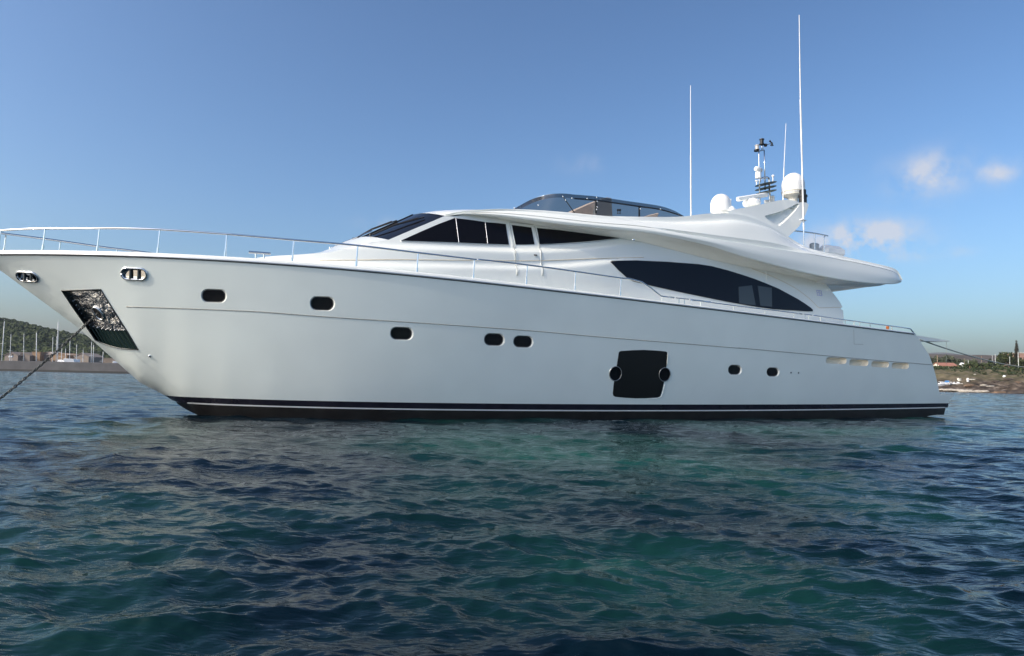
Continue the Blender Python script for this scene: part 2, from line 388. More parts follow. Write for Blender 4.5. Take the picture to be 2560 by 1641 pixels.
for v in np.linspace(.66, 1, 8):
    G.append([L(*pl(u, v, DEP - .10 * ((v - .66) / .34) + .018 * math.cos(u * 2 * math.pi * 9))) for u in np.linspace(0, 1, 91)])
m.grid(G); m.build("ribbed_guard", mat("ribbed_guard", (.012, .03, .024), .25, metal=.3), pk, 180)
for u in np.linspace(.06, .94, 9): MB().lathe([(.016, 0), (.016, .012), (.004, .02)], L(*pl(u, .665, DEP - .02)), (0, -1, .2), 8).build("bolt_head", STEEL, pk, 60)
for v in np.linspace(.1, .6, 7):
    for u in (.06, .95): MB().lathe([(.012, 0), (.012, .012), (.004, .018)], L(*pl(u, v, DEP * (.5 + .75 * v) - .01)), (0, -1, .2), 8).build("bolt_head", STEEL, pk, 60)
hq = np.array(pl(.55, .38, DEP * .785 - .03)); tu = np.array(pl(.65, .38, DEP)) - np.array(pl(.45, .38, DEP)); tv = np.array(pl(.55, .48, DEP)) - np.array(pl(.55, .28, DEP)); tu /= np.linalg.norm(tu); tv /= np.linalg.norm(tv)
ell = [hq + .105 * math.cos(a) * tu + .155 * math.sin(a) * tv for a in np.linspace(0, 2 * math.pi, 28, endpoint=False)]
MB().tube([L(*q) for q in ell], .024, 10, closed=True).build("hawse_ring", STEEL, pk, 180)
m = MB(); m.v = [L(q[0], q[1] + .005, q[2]) for q in ell]; m.f = [tuple(range(28))]; m.build("hawse_opening", BLACKM, pk, 0)
q = onb(*z1(1067, 1056), hull_b); MB().lathe([(.03, -.02), (.034, .01), (.02, .03), (.004, .034)], L(*q), (0, -1, -.3), 14).build("drain_fitting", STEEL, yacht, 60)
for p in ((712, 1212), (760, 1213)):
    q = onb(*z4(*p), hull_b); MB().lathe([(.022, -.02), (.024, .008), (.012, .012)], L(*q), (0, -1, -.1), 10).build("drain_outlet", DARKST, yacht, 60)
# big dark hull window with two round portlights
bw = panel("hull_window", bigwin_px, hull_b, BLACKM, off=.006, thick=.03)
for (cx_, cy_, w, h) in ((868, 1218, 78, 92), (1184, 1224, 72, 88)):
    px = [z3(cx_ + w / 2 * math.cos(a) - .06 * h / 2 * math.sin(a), cy_ + h / 2 * math.sin(a)) for a in np.linspace(0, 2 * math.pi, 28, endpoint=False)]
    Q = np.array([onb(x, y, hull_b) for x, y in px]); c = Q.mean(0)
    o = MB().tube([L(s, b + .012, z) for s, b, z in Q], .010, 8, closed=True).build("portlight", mat("ring_steel", (.30, .31, .32), .3, metal=.8), yacht, 180)
    m = MB(); m.grid([[L(s, b - .01, z) for s, b, z in Q], [L(s, b + .014, z) for s, b, z in Q], [L(c[0] + (s - c[0]) * .8, b + .008 + (c[1] - b) * .2, c[2] + (z - c[2]) * .8) for s, b, z in Q]], True); m.f.append(tuple(range(56, 84))); m.build("portlight_glass", GLASS, o, 40)
q3 = [z3(1205, 1090), z3(1199, 1165)]; ribbon(q3, hull_b, .012, off=.004, n=8, sm=False).build("window_edge", GEL, yacht, 180)
q3 = [z3(1186, 1285), z3(1168, 1352), z3(1142, 1376), z3(1080, 1380)]; ribbon(q3, hull_b, .010, off=.004, n=20).build("window_edge", GEL, yacht, 180)

# sheer: rub rail, rubber strip, bulwark cap, deck
SS = np.linspace(TIP + .01, S_SH_A - .05, 160)
def rail_mb(r, db, dz, s1=None):
    m = MB(); m.tube([L(s, Bs(s) + db, zs(s) + dz) for s in SS], r, 8); return m.join(m.mirror())
rail_mb(.024, .008, .020).build("rub_rail", RAILST, yacht, 180)
rail_mb(.007, .004, -.010).build("rubber_strip", RUBBER, yacht, 180)
S2 = np.append(SS, [S_SH_A + .05, stern[1][0] - .1])
def capz(s): return zs(s) + .115 * (1 - .45 * sstep(4, 14, s))
m = MB(); sec = [(.0, .03), (-.01, .6), (-.03, .9), (-.07, 1.), (-.20, 1.), (-.23, .9), (-.235, -.4)]
m.grid([[L(s, max(0., Bs(s) + db), zs(s) + k * (capz(s) - zs(s))) for s in SS] for db, k in sec]); m.join(m.mirror()); m.build("bulwark", GEL, yacht, 50)
m = MB(); m.grid([[L(s, k * max(0.02, Bs(s) - .22), zs(s) + .0) for s in SS] for k in np.linspace(1, -1, 9)]); m.build("deck", mat("deck_white", (.72, .71, .67), .6), yacht, 180)

# ================================================================== CABIN
_wb = np.array([onb(x, y, 2.12) for x, y in [(971, 602), (1002, 604), (1146, 609.5), (1272, 614), (1348, 613.5), (1414, 610.5), (1473, 606), (1547, 597.5), (1600, 592)]])
_wbs = [-2.] + list(_wb[:, 0]) + [25.]; _wbz = [_wb[0, 2] - .1] + list(_wb[:, 2]) + [_wb[-1, 2]]
def zwb(s): return float(np.interp(s, _wbs, _wbz))
_pd = [-2.2, -1.0, -.70, -.635, -.59, -.55, -.44, -.30, -.215, -.165, -.135, -.10, 0., .8]
_pb = [2.52, 2.48, 2.465, 2.445, 2.355, 2.34, 2.33, 2.32, 2.31, 2.285, 2.20, 2.145, 2.12, 1.88]
_pdd = np.linspace(-2.2, .8, 301); _pbb = np.interp(_pdd, _pd, _pb); _pbb = np.convolve(np.pad(_pbb, 2, mode='edge'), np.ones(5) / 5, 'valid')
def bcab(s, z):
    b1 = float(np.interp(z - zwb(s), _pdd, _pbb)); b2 = 2.40 - .085 * (z - 3.2) - .02 * max(0, s - 14) 
    f = sstep(8.6, 11.8, s); b = b1 * (1 - f) + b2 * f
    return b * (1 - (max(0., 5.4 - s) / 7.2) ** 2.2)
def bwing_front(): pass
t5_px = [(1165, 537), (1240, 546), (1320, 560), (1400, 573), (1500, 588), (1609, 607), (1700, 630), (1778, 650), (1856, 667), (1934, 682), (2012, 696), (2066, 712)]
T5 = np.array([onb(x, y, bcab) for x, y in t5_px])
aft_px = [(2079, 729), (2086, 737), (2093.5, 747), (2099, 754.5), (2103, 762), (2106, 768), (2102, 770.5), (2103.5, 774), (2108, 777), (2109, 790), (2109, 815)]
aft = np.array([onb(x, y, bcab) for x, y in aft_px])
front_px = [(1138, 541), (1110, 541), (1075, 556), (1040, 570.5), (1005, 585.5), (971, 600), (930, 606), (901, 612), (864, 621), (826, 631), (780, 635), (740, 637.5), (694, 640), (650, 644)]
FR = np.array([onb(x, y, bcab) for x, y in front_px])
s_bot = np.linspace(aft[-1][0], -.6, 90)
cb = [tuple(p[[0, 2]]) for p in T5] + [tuple(p[[0, 2]]) for p in aft] + [(s, zs(s) - .05) for s in s_bot] + [tuple(p[[0, 2]]) for p in FR[::-1]]
cbm = cdt(dens(cb, .3), [], (.16, .032), bcab); cbm.join(cbm.mirror()); cbm.build("cabin_side", GEL, yacht, 50)
# aft returns of the cabin sides and the bulkhead between them
m = MB(); m.grid([[L(p[0] - .02 * k, p[1] - .14 * k, p[2]) for p in aft] for k in (0, 1)]); m.build("cabin_return", GEL, yacht, 40); m.mirror().build("cabin_return", GEL, yacht, 40); m = MB()
m.grid([[L(15.2, b, z) for b in (2.3, -2.3)] for z in (2.6, 5.3)]); m.build("cabin_bulkhead", GEL, yacht, 40)
def arc(p, bulge, h, n=17, q=2.0):
    return [L(p[0] - bulge * (1 - abs(k) ** q), p[1] * k, p[2] + h * (1 - abs(k) ** q)) for k in np.linspace(1, -1, n)]
# coach roof: forward trunk up to the foot of the windscreen
tr_ = FR[5:]; nn = len(tr_) - 1
m = MB(); m.grid([arc(p, .5 * (1 - i / nn) ** 1.5, .14 + .16 * (1 - i / nn) ** 2) for i, p in enumerate(tr_)])
e = tr_[-1]; m.grid([arc(e, 0, .14), [L(e[0] - .5, e[1] * k * .8, zs(e[0])) for k in np.linspace(1, -1, 17)]]); m.build("coach_roof", GEL, yacht, 60)
# windscreen
ws = np.array(FR[1:6]); W = crom(ws, 5)
m = MB(); m.grid([arc(p + np.array([0, .0, .0]), .5, .30 - .04 * i / len(W), 25) for i, p in enumerate(W)]); wsc = m.build("windscreen", GLASS, yacht, 60)
m = MB()
for k in (.28, -.28):
    G = []
    for i, p in enumerate(W): G.append(L(p[0] - .5 * (1 - k * k), p[1] * k, p[2] + (.30 - .04 * i / len(W)) * (1 - k * k) + .006))
    m.tube(G, .02, 6)
m.build("windscreen_mullion", BLACKM, wsc, 180)
def ws_pt(k, t, up):
    i = t * (len(W) - 1); i0 = int(min(len(W) - 2, i)); p = W[i0] * (1 - (i - i0)) + W[i0 + 1] * (i - i0)
    return np.array(L(p[0] - .5 * (1 - k * k) - up * .35, p[1] * k, p[2] + .28 * (1 - k * k) + up))
for (k0, k1, t0, t1) in ((.62, .80, .98, .25), (.0, .25, 1.0, .35), (-.6, -.35, 1.0, .35)):
    a = ws_pt(k0, t0, .04); b = ws_pt(k1, t1, .07); mid = (a + b) / 2 + np.array([-.02, 0, .04])
    m = MB(); m.tube([a, mid, b], .014, 6); m.tube([mid + (a - mid) * .9 + [0, 0, -.015], mid + [0, 0, -.02], mid + (b - mid) * 1.25 + [0, 0, -.03]], .018, 6); m.lathe([(.03, 0), (.03, .06), (.01, .08)], a - [0, 0, .03], n=10)
    m.build("wiper", NAVB, wsc, 60)

# ---------------------------------------------------------------- roof, flybridge wing and its overhang
X = np.array([1112, 1165, 1240, 1320, 1400, 1500, 1609, 1700, 1778, 1856, 1934, 2012, 2100, 2180, 2235, 2253.])
YT = {0: [540, 531, 525.5, 526.5, 531, 539.5, 542.5, 542, 534, 538, 568, 616, 641, 659.5, 675, 702],
      1: [540.3, 532, 528, 530.5, 537, 546.5, 556, 560, 559, 557, 577, 624, 645, 662, 677, 702.5],
      2: [540.6, 533, 531.5, 536, 544, 554.5, 566, 576.5, 587, 597, 608, 627, 648, 664, 679, 703],
      3: [540.9, 534, 533.5, 539.5, 548, 558.5, 567.5, 583.5, 597, 609, 622, 634, 650, 666, 681, 703.5],
      4: [541.5, 536, 540, 549.5, 560, 570.5, 581, 598, 616, 641, 662.5, 682, 699, 708.5, 710, 706]}
BT = {0: [1.78, 1.84, 1.95, 2.0, 2.05, 2.1, 2.15, 2.15, 2.15, 2.15, 2.15, 2.2, 2.3, 2.35, 2.4, 2.5],
      1: [1.80, 1.88, 2.02, 2.14, 2.24, 2.32, 2.38, 2.4, 2.42, 2.42, 2.42, 2.45, 2.48, 2.52, 2.52, 2.52],
      2: [1.82, 1.92, 2.08, 2.22, 2.34, 2.45, 2.57, 2.62, 2.65, 2.67, 2.68, 2.66, 2.66, 2.66, 2.62, 2.55],
      3: [1.84, 1.94, 2.10, 2.25, 2.37, 2.50, 2.60, 2.70, 2.75, 2.78, 2.80, 2.78, 2.74, 2.72, 2.66, 2.57],
      4: [1.86, 1.96, 2.14, 2.30, 2.42, 2.54, 2.66, 2.72, 2.76, 2.80, 2.83, 2.84, 2.84, 2.80, 2.72, 2.60]}
CW = {k: crom([onb(x, y, b) for x, y, b in zip(X, YT[k], BT[k])], 7) for k in YT}
nC = len(CW[0]); xs = crom(np.c_[X, X], 7)[:, 0]
deep = np.array([.13 * sstep(1609, 1720, x) * (1 - sstep(1960, 2035, x)) for x in xs])
C3a = CW[3] + np.c_[np.zeros(nC), -deep - .004, .015 + 0 * deep]
def pts(A): return [L(*p) for p in A]
fly = MB()
crown = [np.array([p[0] - .5 * (1 - sstep(1112, 1500, x)), 0, p[2] + .05 + .24 * (1 - sstep(1112, 1500, x))]) for p, x in zip(CW[0], xs)]
def cross(k):
    out = []
    for p, x in zip(CW[0], xs):
        f = 1 - sstep(1112, 1500, x); out.append(L(p[0] - .5 * f * (1 - k * k), p[1] * k, p[2] + (.05 + .24 * f) * (1 - k * k)))
    return out
fly.grid([cross(k) for k in (0, .25, .5, .7, .85, .95, 1.)])
fz = np.array([sstep(1480, 1620, x) * (1 - sstep(1960, 2060, x)) for x in xs])[:, None]
mid01 = ((CW[0] + CW[1]) / 2 + np.array([0, .05, .03])) * (1 - fz) + (.22 * CW[0] + .78 * CW[1] + np.c_[np.zeros(nC), (CW[0][:, 1] - CW[1][:, 1]) * .78 + .05, np.full(nC, .02)]) * fz
G = np.stack([crom(np.stack([CW[0][i], mid01[i], CW[1][i], CW[2][i]]), 5) for i in range(nC)], 1)
fly.grid([pts(r) for r in G])
fly.grid([pts(CW[2]), pts(C3a)]); C3b = CW[3] + np.c_[np.zeros(nC), -.04 - 0 * deep, .018 + 0 * deep]; fly.grid([pts(C3a), pts(C3b)]); fly.grid([pts(C3b), pts(CW[3])])
G = np.stack([crom(np.stack([CW[3][i], CW[3][i] * .5 + CW[4][i] * .5 + np.array([0, .03, 0]), CW[4][i] + np.array([0, .0, .02])]), 5) for i in range(nC)], 1)
fly.grid([pts(r) for r in G])
fly.join(fly.mirror())
# aft edge
last = [CW[0][-1], CW[2][-1], CW[4][-1] + np.array([0, 0, .02])]
fly.grid([[L(p[0] + .25 * (1 - k * k), p[1] * k, p[2]) for k in np.linspace(1, -1, 15)] for p in last])
fly.build("flybridge", GEL, yacht, 35)
# soffit: from the outer lower edge in to the cabin side, and across the cockpit
sof = MB(); t5x = [p[0] for p in t5_px]; inner = []
T5i = np.array([np.interp(xs, t5x + [2253.], np.r_[T5[:, k], [T5[-1, k] + (1.1 if k == 0 else (.0 if k == 1 else -.02))]]) for k in range(3)]).T
for i, x in enumerate(xs):
    q = T5i[i].copy(); e4 = CW[4][i]
    if x > 2066: q = np.array([e4[0], 2.25 - .2 * (x - 2066) / 190, T5[-1][2] + (e4[2] - T5[-1][2]) * sstep(2060, 2253, x)])
    q[1] = min(q[1] - .012, e4[1] - .05); inner.append(q)
inner = np.array(inner)
lip = CW[4] + np.c_[np.zeros(nC), np.full(nC, -.05), np.full(nC, -.004)]
midr = (lip * .45 + inner * .55) + np.c_[np.zeros(nC), np.full(nC, .05), np.full(nC, .05)]
sof.grid([pts(CW[4] + np.array([0, 0, .02])), pts(CW[4] + np.array([0, -.012, -.003])), pts(lip)])
G = np.stack([crom(np.stack([lip[i], midr[i], inner[i]]), 5) for i in range(nC)], 1); sof.grid([pts(r) for r in G])
sof.grid([pts(inner)] + [[L(p[0] + (.25 * (1 - k * k) if j == nC - 1 else 0), p[1] * k, p[2] + .02) for j, p in enumerate(inner)] for k in (.6, .2, 0)])
sof.join(sof.mirror()); sof.build("soffit", GEL, yacht, 40)
for (zx, zy) in [(300, 443), (625, 532), (-300, 360)]:
    x, y = z4(zx, zy); q = onb(x, y, 2.62); MB().lathe([(.05, .0), (.05, -.02), (.03, -.03)], L(*(q + np.array([0, 0, .01]))), n=14).build("soffit_light", STEEL, yacht, 60)
for i in range(4):
    MB().lathe([(.07, .0), (.07, -.02), (.05, -.03)], L(18.2 + .55 * i, .9 - .2 * i, CW[4][-20][2] + .0), n=12).build("soffit_light", DARKST, yacht, 60)

# ---------------------------------------------------------------- windows
panel("side_window", [(1002.5, 602), (1050, 580.5), (1095, 561), (1138, 545), (1142, 575), (1146, 607), (1075, 604.5)], bcab, GLASS)
panel("side_window", [(1140, 546), (1175, 550), (1211.5, 555.5), (1215, 582), (1218, 610), (1182, 608.5), (1148, 607)], bcab, GLASS)
panel("side_window", [(1213.5, 556), (1240, 558), (1264, 560.8), (1268, 588), (1272, 612), (1245, 611), (1219.5, 610.2)], bcab, GLASS)
panel("door_window", [(1279.5, 563), (1304, 566), (1328, 569.5), (1332, 590), (1336, 611.5), (1312, 612), (1289, 612), (1284, 586)], bcab, GLASS)
panel("side_window", [(1342, 570.5), (1400, 576), (1470, 585), (1547, 596), (1473, 603.8), (1414, 608), (1380, 610), (1349, 611), (1346, 590)], bcab, GLASS)
sal = [(1525, 655), (1529, 652.8), (1590, 651.6), (1667, 655), (1745, 661), (1778, 666), (1817, 676), (1856, 688), (1886, 698), (1914, 709), (1945, 722), (1973, 737), (1994, 748.5), (2012, 760), (2026, 770), (2031, 775), (2031, 779), (2012, 778.8), (1992, 777.5), (1934, 773.6), (1895, 768.5), (1856, 762),
       (1817, 755), (1778, 747), (1739, 739), (1700, 731), (1664, 723), (1628, 715), (1600, 708), (1582, 703.5), (1568, 695.7), (1547, 677)]
sw = panel("salon_window", sal, bcab, GLASSB, off=.022, thick=.04, step=(.12, .06), den=.12)
for q in ([(372, 662), (458, 652), (482, 780), (376, 768)], [(495, 655), (585, 668), (587, 790), (512, 782)]):
    panel("far_window_daylight", [z4(*p) for p in q], bcab, GREYP, off=.027, thick=.003, parent=sw)  # grey panes on the near glass, painted for daylight through the opposite windows
# frames, stripe, ridges
def strips(name, segs, r, m, off=.01, n=30):
    mb = MB()
    for sgm in segs: mb.join(ribbon(sgm, bcab, r, off, n, sm=len(sgm) > 2))
    return mb.build(name, m, yacht, 180)
strips("window_bar", [[(1139, 545), (1147, 608)]], .008, STEEL, .018); strips("window_bar", [[(1212.5, 555.5), (1219, 611)]], .008, STEEL, .018)
strips("door_frame", [[(1270, 558), (1276, 588), (1281, 612), (1284, 628), (1288, 645), (1290, 660), (1291, 690)], [(1277, 560), (1284, 592), (1288, 613), (1290, 628), (1293, 645), (1295, 690)],
                      [(1333, 566), (1341, 598), (1346, 612), (1351, 628), (1352, 650), (1355, 690)]], .007, GEL, .004)
strips("door_seam", [[(1273.5, 559), (1280, 590), (1285, 613), (1288, 640), (1293, 690)], [(1273.5, 556), (1304, 559), (1333, 563)], [(1336, 566), (1344, 598), (1349, 614), (1353, 632), (1354, 655), (1357, 690)]], .005, SEAM, .012)
strips("window_trim", [[(1001, 603.5), (1075, 606.5), (1146, 609.5), (1219, 612.5), (1272, 614)], [(1349, 613), (1414, 610.2), (1473, 606), (1547, 597.5)]], .008, STEEL, .012, 60)
strips("cream_stripe", [[(800, 652), (900, 650.5), (1000, 649.5), (1100, 650.5), (1200, 651.5), (1356, 652), (1473, 647.5), (1609, 644)]], .016, CREAM, -.004, 90)
strips("wing_crease", [[(1880, 672), (1934, 693), (1985, 719), (2015, 740), (2035, 758), (2046, 769), (2060, 770), (2083, 769), (2103, 769)]], .012, CREAM, -.003, 60)
# emblem on the aft wing: small square mark
em = MB()
for a, b in (([177, 112], [185, 165]), ([177, 112], [226, 118]), ([185, 165], [233, 170]), ([226, 118], [233, 170]), ([200, 116], [207, 167]), ([185, 138], [228, 143])):
    em.join(ribbon([z5(*a), z5(*b)], bcab, .012, .004, 8, sm=False))
em.build("emblem", EMB, yacht, 180)
q = onb(*z3(355, 458), bcab); MB().box(L(q[0], q[1] + .02, q[2]), (.09, .04, .03), bev=.008).build("door_handle", DARKST, yacht)

# ---------------------------------------------------------------- flybridge screen and seats
pt = np.array([onb(x, y, 1.78) for x, y in [(1430, 486.6), (1491, 492), (1565, 503), (1608, 509), (1651, 516), (1684, 527), (1709, 541)]])
pt = crom(pt, 5); zc = pt[0][2]; sc0 = pt[0][0]
def zdeck(s): return float(np.interp(s, CW[0][:, 0], CW[0][:, 2])) + .02
plan = [(sc0 - .8 * math.sin(a) ** .9, 1.78 * math.cos(a) ** .55 if math.cos(a) > 0 else 0) for a in np.linspace(math.pi / 2, 0, 16)]
topc = [np.array([s, b, zc + .0]) for s, b in plan[:-1]] + list(pt)
m = MB(); G = []
for k in np.linspace(0, 1, 4):
    row = [L(p[0] - (.34 * (1 - k) if i < 16 else .34 * (1 - k) * max(0, 1 - (i - 15) / 8)), p[1] * (1 + .06 * (1 - k)), (zdeck(p[0]) - .05) * (1 - k) + max(p[2], zdeck(p[0]) - .04) * k) for i, p in enumerate(topc)]
    G.append(row)
m.grid(G); m.join(m.mirror()); scr = m.build("flybridge_screen", sg, yacht, 180)
m = MB(); G = []
for k in (1., .82):
    G.append([L(p[0], p[1] * 1.004 + .015, (zdeck(p[0]) - .05) * (1 - k) + max(p[2], zdeck(p[0]) - .04) * k) for p in topc])
m.grid(G); m.join(m.mirror()); m.build("tinted_band", sg2, scr, 180)
hr = np.array([onb(*z6(x, y), 1.7) for x, y in [(905, 170), (1155, 190), (1400, 225), (1655, 262), (1900, 297), (2150, 370)]])
m = MB(); m.tube(pts(crom(hr, 6)), .022, 8)
for px_, y0, y1 in ((1155, 190, 345), (1655, 262, 385)):
    m.tube([L(*onb(*z6(px_, y0), 1.7)), L(*onb(*z6(px_, y1), 1.7))], .026, 8)
m.join(m.mirror()); m.tube([L(*onb(*z6(775, 150), 1.85)), L(*onb(*z6(910, 338), 1.85))], .012, 6)
m.build("screen_rail", DARKST, scr, 60)
m = MB()
for (x, y) in ((212, 280), (487, 246), (773, 148), (803, 190), (875, 168), (1050, 172), (1162, 158), (1168, 205), (1168, 268), (1160, 297), (1665, 290), (1900, 292)):
    q = onb(*z6(x, y), 1.84); MB().lathe([(.02, 0), (.02, .02), (.008, .03)], L(*q), (0, -1, 0), 8).build("screen_fitting", STEEL, scr, 60)
def seat(px, b0, b1, name="seat_cover", sm=None):
    P0 = [onb(*z6(x, y), b0) for x, y in px]; n = len(P0)
    m = MB(); rings = [[L(p[0], b0 + (b1 - b0) * k, p[2] + dz) for p in P0] for k, dz in ((0, -.03), (.06, 0), (.5, .02), (.94, 0), (1, -.03))]
    m.grid(rings, True); m.f.append(tuple(range(n))); m.f.append(tuple(reversed(range(4 * n, 5 * n)))); return m.build(name, sm or TAN, yacht, 50)
seat([(845, 345), (930, 290), (1040, 240), (1145, 195), (1140, 250), (1118, 318), (1118, 350)], 1.2, .2)
seat([(1690, 385), (1790, 352), (1880, 328), (1870, 358), (1858, 390)], 1.1, -.6)
seat([(1150, 215), (1230, 165), (1290, 150), (1335, 158), (1345, 380), (1160, 380)], -.2, -1.1, "helm_console", mat("console_grey", (.20, .22, .24), .4))
m = MB()
for x in (1408, 1433): 
    q = onb(*z6(x, 325), 0.); m.lathe([(.03, -.06), (.012, -.03), (.012, .02), (.035, .04), (.03, .09)], L(*q), n=10); m.build("throttle_lever", NAVB, yacht, 60); m = MB()

# ---------------------------------------------------------------- radar arch
def bfin(s, z): return 2.13 - .22 * max(0, z - 5.6)
fin_px = [(1815, 528.5), (1856, 520.5), (1895, 513.5), (1925, 506), (1949, 501), (1966, 499.5), (1980, 500.5), (1990, 503), (1999, 507), (2008, 505.5), (2016, 507), (2021, 512), (2019, 522), (2014, 536), (2008, 550), (1998, 566), (1986, 578), (1972, 591), (1960, 590), (1930, 572), (1903, 556), (1860, 543), (1825, 534)]
rec_px = [(1912, 541.5), (1915, 539), (1935, 534), (1957, 527), (1978, 517), (1993, 509), (1999, 510), (1996, 517), (1985, 531), (1972, 545), (1960, 557), (1949, 565), (1936, 559), (1921, 550)]
FP = np.array([onb(x, y, bfin)[[0, 2]] for x, y in fin_px]); RP = np.array([onb(x, y, bfin)[[0, 2]] for x, y in rec_px])
FP2 = dens(FP, .12)
m = cdt(FP2, [RP], (.1, .08), bfin)
def ring(Pl, off, sh=0): return [L(s, bfin(s, z) + off, z) for s, z in Pl]
cR = RP.mean(0); RPi = cR + (RP - cR) * .86
m.grid([ring(RP, 0), ring(RPi, -.13)], True); m.join(cdt(RPi, [], (.1, .08), bfin, -.13))
m.grid([ring(FP2, 0), ring(FP2, -.05), ring(FP2, -.42)], True); m.join(cdt(FP2, [], (.15, .12), bfin, -.42)); m.join(m.mirror())
topl = [onb(x, y, bfin) for x, y in fin_px[1:10]]
m.grid([[L(p[0], p[1] * k, p[2] - .02 + .04 * (1 - k * k)) for p in topl] for k in np.linspace(1, -1, 9)]); m.grid([[L(p[0], p[1] * k, p[2] - .26) for p in topl] for k in np.linspace(1, -1, 9)])
m.build("radar_arch", GEL, yacht, 40)
def onc(px, b): return np.array(L(*onb(*px, b)))
def mpp(px, b): return abs((onb_world(*px, b) - CC) @ CF) / FOC
def onb_world(x, y, b):
    q = onb(x, y, b); return BO + BA * q[0] + BP * q[1] + np.array([0, 0, q[2]])
def dome(c, r, h, name):
    prof = [(r * .93, 0), (r * .99, .03 * h), (r, .12 * h), (r, .42 * h)] + [(r * math.cos(a), .42 * h + .58 * h * math.sin(a)) for a in np.linspace(.12, math.pi / 2 - .02, 12)]
    return MB().lathe(prof, c, n=32).build(name, WHITEP, yacht, 50)
c = onc(z4(262, 186), 1.2); r1 = 65 * K4 * mpp(z4(262, 186), 1.2)
d1 = dome(c, r1, r1 * 1.88, "radome"); MB().lathe([(r1 * .8, -.2), (r1 * .85, 0.005)], c, n=24).build("dome_base", WHITEP, d1)
c = onc(z7(1146, 960), .7); r2 = 142 * .1948 * mpp(z7(1146, 960), .7); d2 = dome(c, r2, r2 * 1.98, "radome")
m = MB(); m.lathe([(r2 * .42, -.75), (r2 * .42, -.16), (r2 * .62, -.1), (r2 * .95, -.04), (r2 * .97, .0)], c, n=28); m.build("dome_base", mat("dome_base", (.74, .71, .62), .4), d2, 40)
MB().lathe([(r2 * 1.012, r2 * .14), (r2 * 1.012, r2 * .24)], c, n=32).build("dome_band", mat("dome_band", (.45, .43, .36), .5), d2, 40)
c = onc(z7(345, 1185), 1.45); m = MB().lathe([(.10, -.12), (.15, 0), (.13, .11), (.06, .19), (.012, .2), (.012, .42), (.004, .43)], c, n=16); m.build("gps_antenna", WHITEP, yacht, 50)
# radar scanner
c = onc(z7(612, 1075), .6); rs = empty("radar_scanner", tuple(c)); rs.parent = yacht
MB().lathe([(.18, -.12), (.28, -.06), (.30, .03), (.25, .11), (.10, .14), (.08, .22)], (0, 0, 0), n=24).build("scanner_pedestal", WHITEP, rs, 50)
a = onc(z7(418, 1022), .75) - c; b = onc(z7(818, 958), .45) - c; d = b - a; mb = MB()
mb.box((0, 0, 0), (np.linalg.norm(d[:2]), .12, .155), 0, .03); sb = mb.build("scanner_bar", WHITEP, rs); sb.location = tuple((a + b) / 2); sb.rotation_euler = (0, -math.atan2(d[2], np.linalg.norm(d[:2])), math.atan2(d[1], d[0]))
# light mast
BM = .3
def mp(x, y, b=BM): return onc(z7(x, y), b)
mast = MB(); r_ = .026
mast.tube([mp(718, 1085), mp(710, 760), mp(705, 440), mp(708, 412), mp(722, 398), mp(745, 390), mp(772, 388)], .024, 8)
mast.tube([mp(772, 388), mp(779, 600), mp(784, 900)], .022, 8)
mast.tube([mp(712, 800), mp(722, 768), mp(750, 745), mp(810, 738), mp(832, 748), mp(838, 775), mp(842, 900), mp(846, 1060)], .034, 8)
mast.tube([mp(742, 395), mp(738, 320)], .012, 6); mast.tube([mp(758, 385), mp(754, 320)], .012, 6)
mo = mast.build("signal_mast", STEEL, yacht, 180)
for y in (832, 885, 938):
    c = (mp(665, y + 25) + mp(918, y - 42)) / 2; rr = 134 * .1948 * mpp(z7(790, 880), BM)
    MB().lathe([(rr * .3, -.02), (rr, -.008), (rr, .004), (rr * .3, .02)], c, axis=(-.22, 0, 1), n=26).build("horn_plate", mat("plate_dark", (.03, .045, .04), .35), mo, 40)
def navl(x, y, w, h, m_, name="navigation_light"):
    c = mp(x, y); k = w / 2 * .1948 * mpp(z7(x, y), BM); hh = np.linalg.norm(mp(x, y) - mp(x, y + h)) / 2
    return MB().lathe([(k * 1.1, -hh), (k * 1.15, -hh * .7), (k * .85, -hh * .6), (k * .85, hh * .55), (k * 1.12, hh * .6), (k * 1.1, hh * .8), (k * .5, hh)], c, n=16).build(name, m_, mo, 40)
navl(742, 280, 56, 80, NAVB); navl(682, 352, 54, 66, mat("lamp_lens", (.5, .48, .45), .1)); o = navl(676, 393, 62, 22, NAVB, "lamp_base")
m = MB(); m.tube([mp(765, 325), mp(800, 322), mp(845, 308), mp(875, 305)], .010, 6); m.lathe([(.04, -.05), (.06, -.02), (.06, .03), (.03, .05)], mp(790, 325), n=10)
m.tube([mp(873, 300), mp(862, 290), mp(842, 268)], [.012, .02, .035], 6); m.lathe([(.02, -.06), (.035, .0), (.02, .05)], mp(872, 308), n=10)
for x, y in ((855, 327), (887, 326), (872, 332)): m.lathe([(.005, -.022), (.025, 0), (.005, .022)], mp(x, y), n=8)
m.build("wind_vane", NAVB, mo, 60)
m = MB(); c = mp(697, 690); m.lathe([(.10, -.16), (.10, .04), (.07, .10)], c, n=14); m.lathe([(.06, -.17), (.085, -.14), (.085, .14), (.06, .17)], mp(697, 638), axis=(1, .3, 0), n=14); m.build("camera_head", WHITEP, mo, 50)
for (x, y0, y1, w) in ((675, 830, 775, 40), (885, 790, 708, 38)):
    c = mp(x, y0); h = mp(x, y1)[2] - c[2]; rr = w / 2 * .1948 * mpp(z7(x, y1), BM)
    MB().lathe([(rr * .4, 0), (rr * .3, h * .6), (rr * .9, h * .72), (rr, h * .88), (rr * .7, h)], c, n=14).build("mushroom_antenna", WHITEP, mo, 50)
m = MB(); c = mp(870, 1040, .2); m.box(c, (.12, .2, .35), 0, .03); m.box(mp(820, 1055, .2), (.3, .1, .12), 0, .02); m.build("mast_foot", WHITEP, mo, 40)
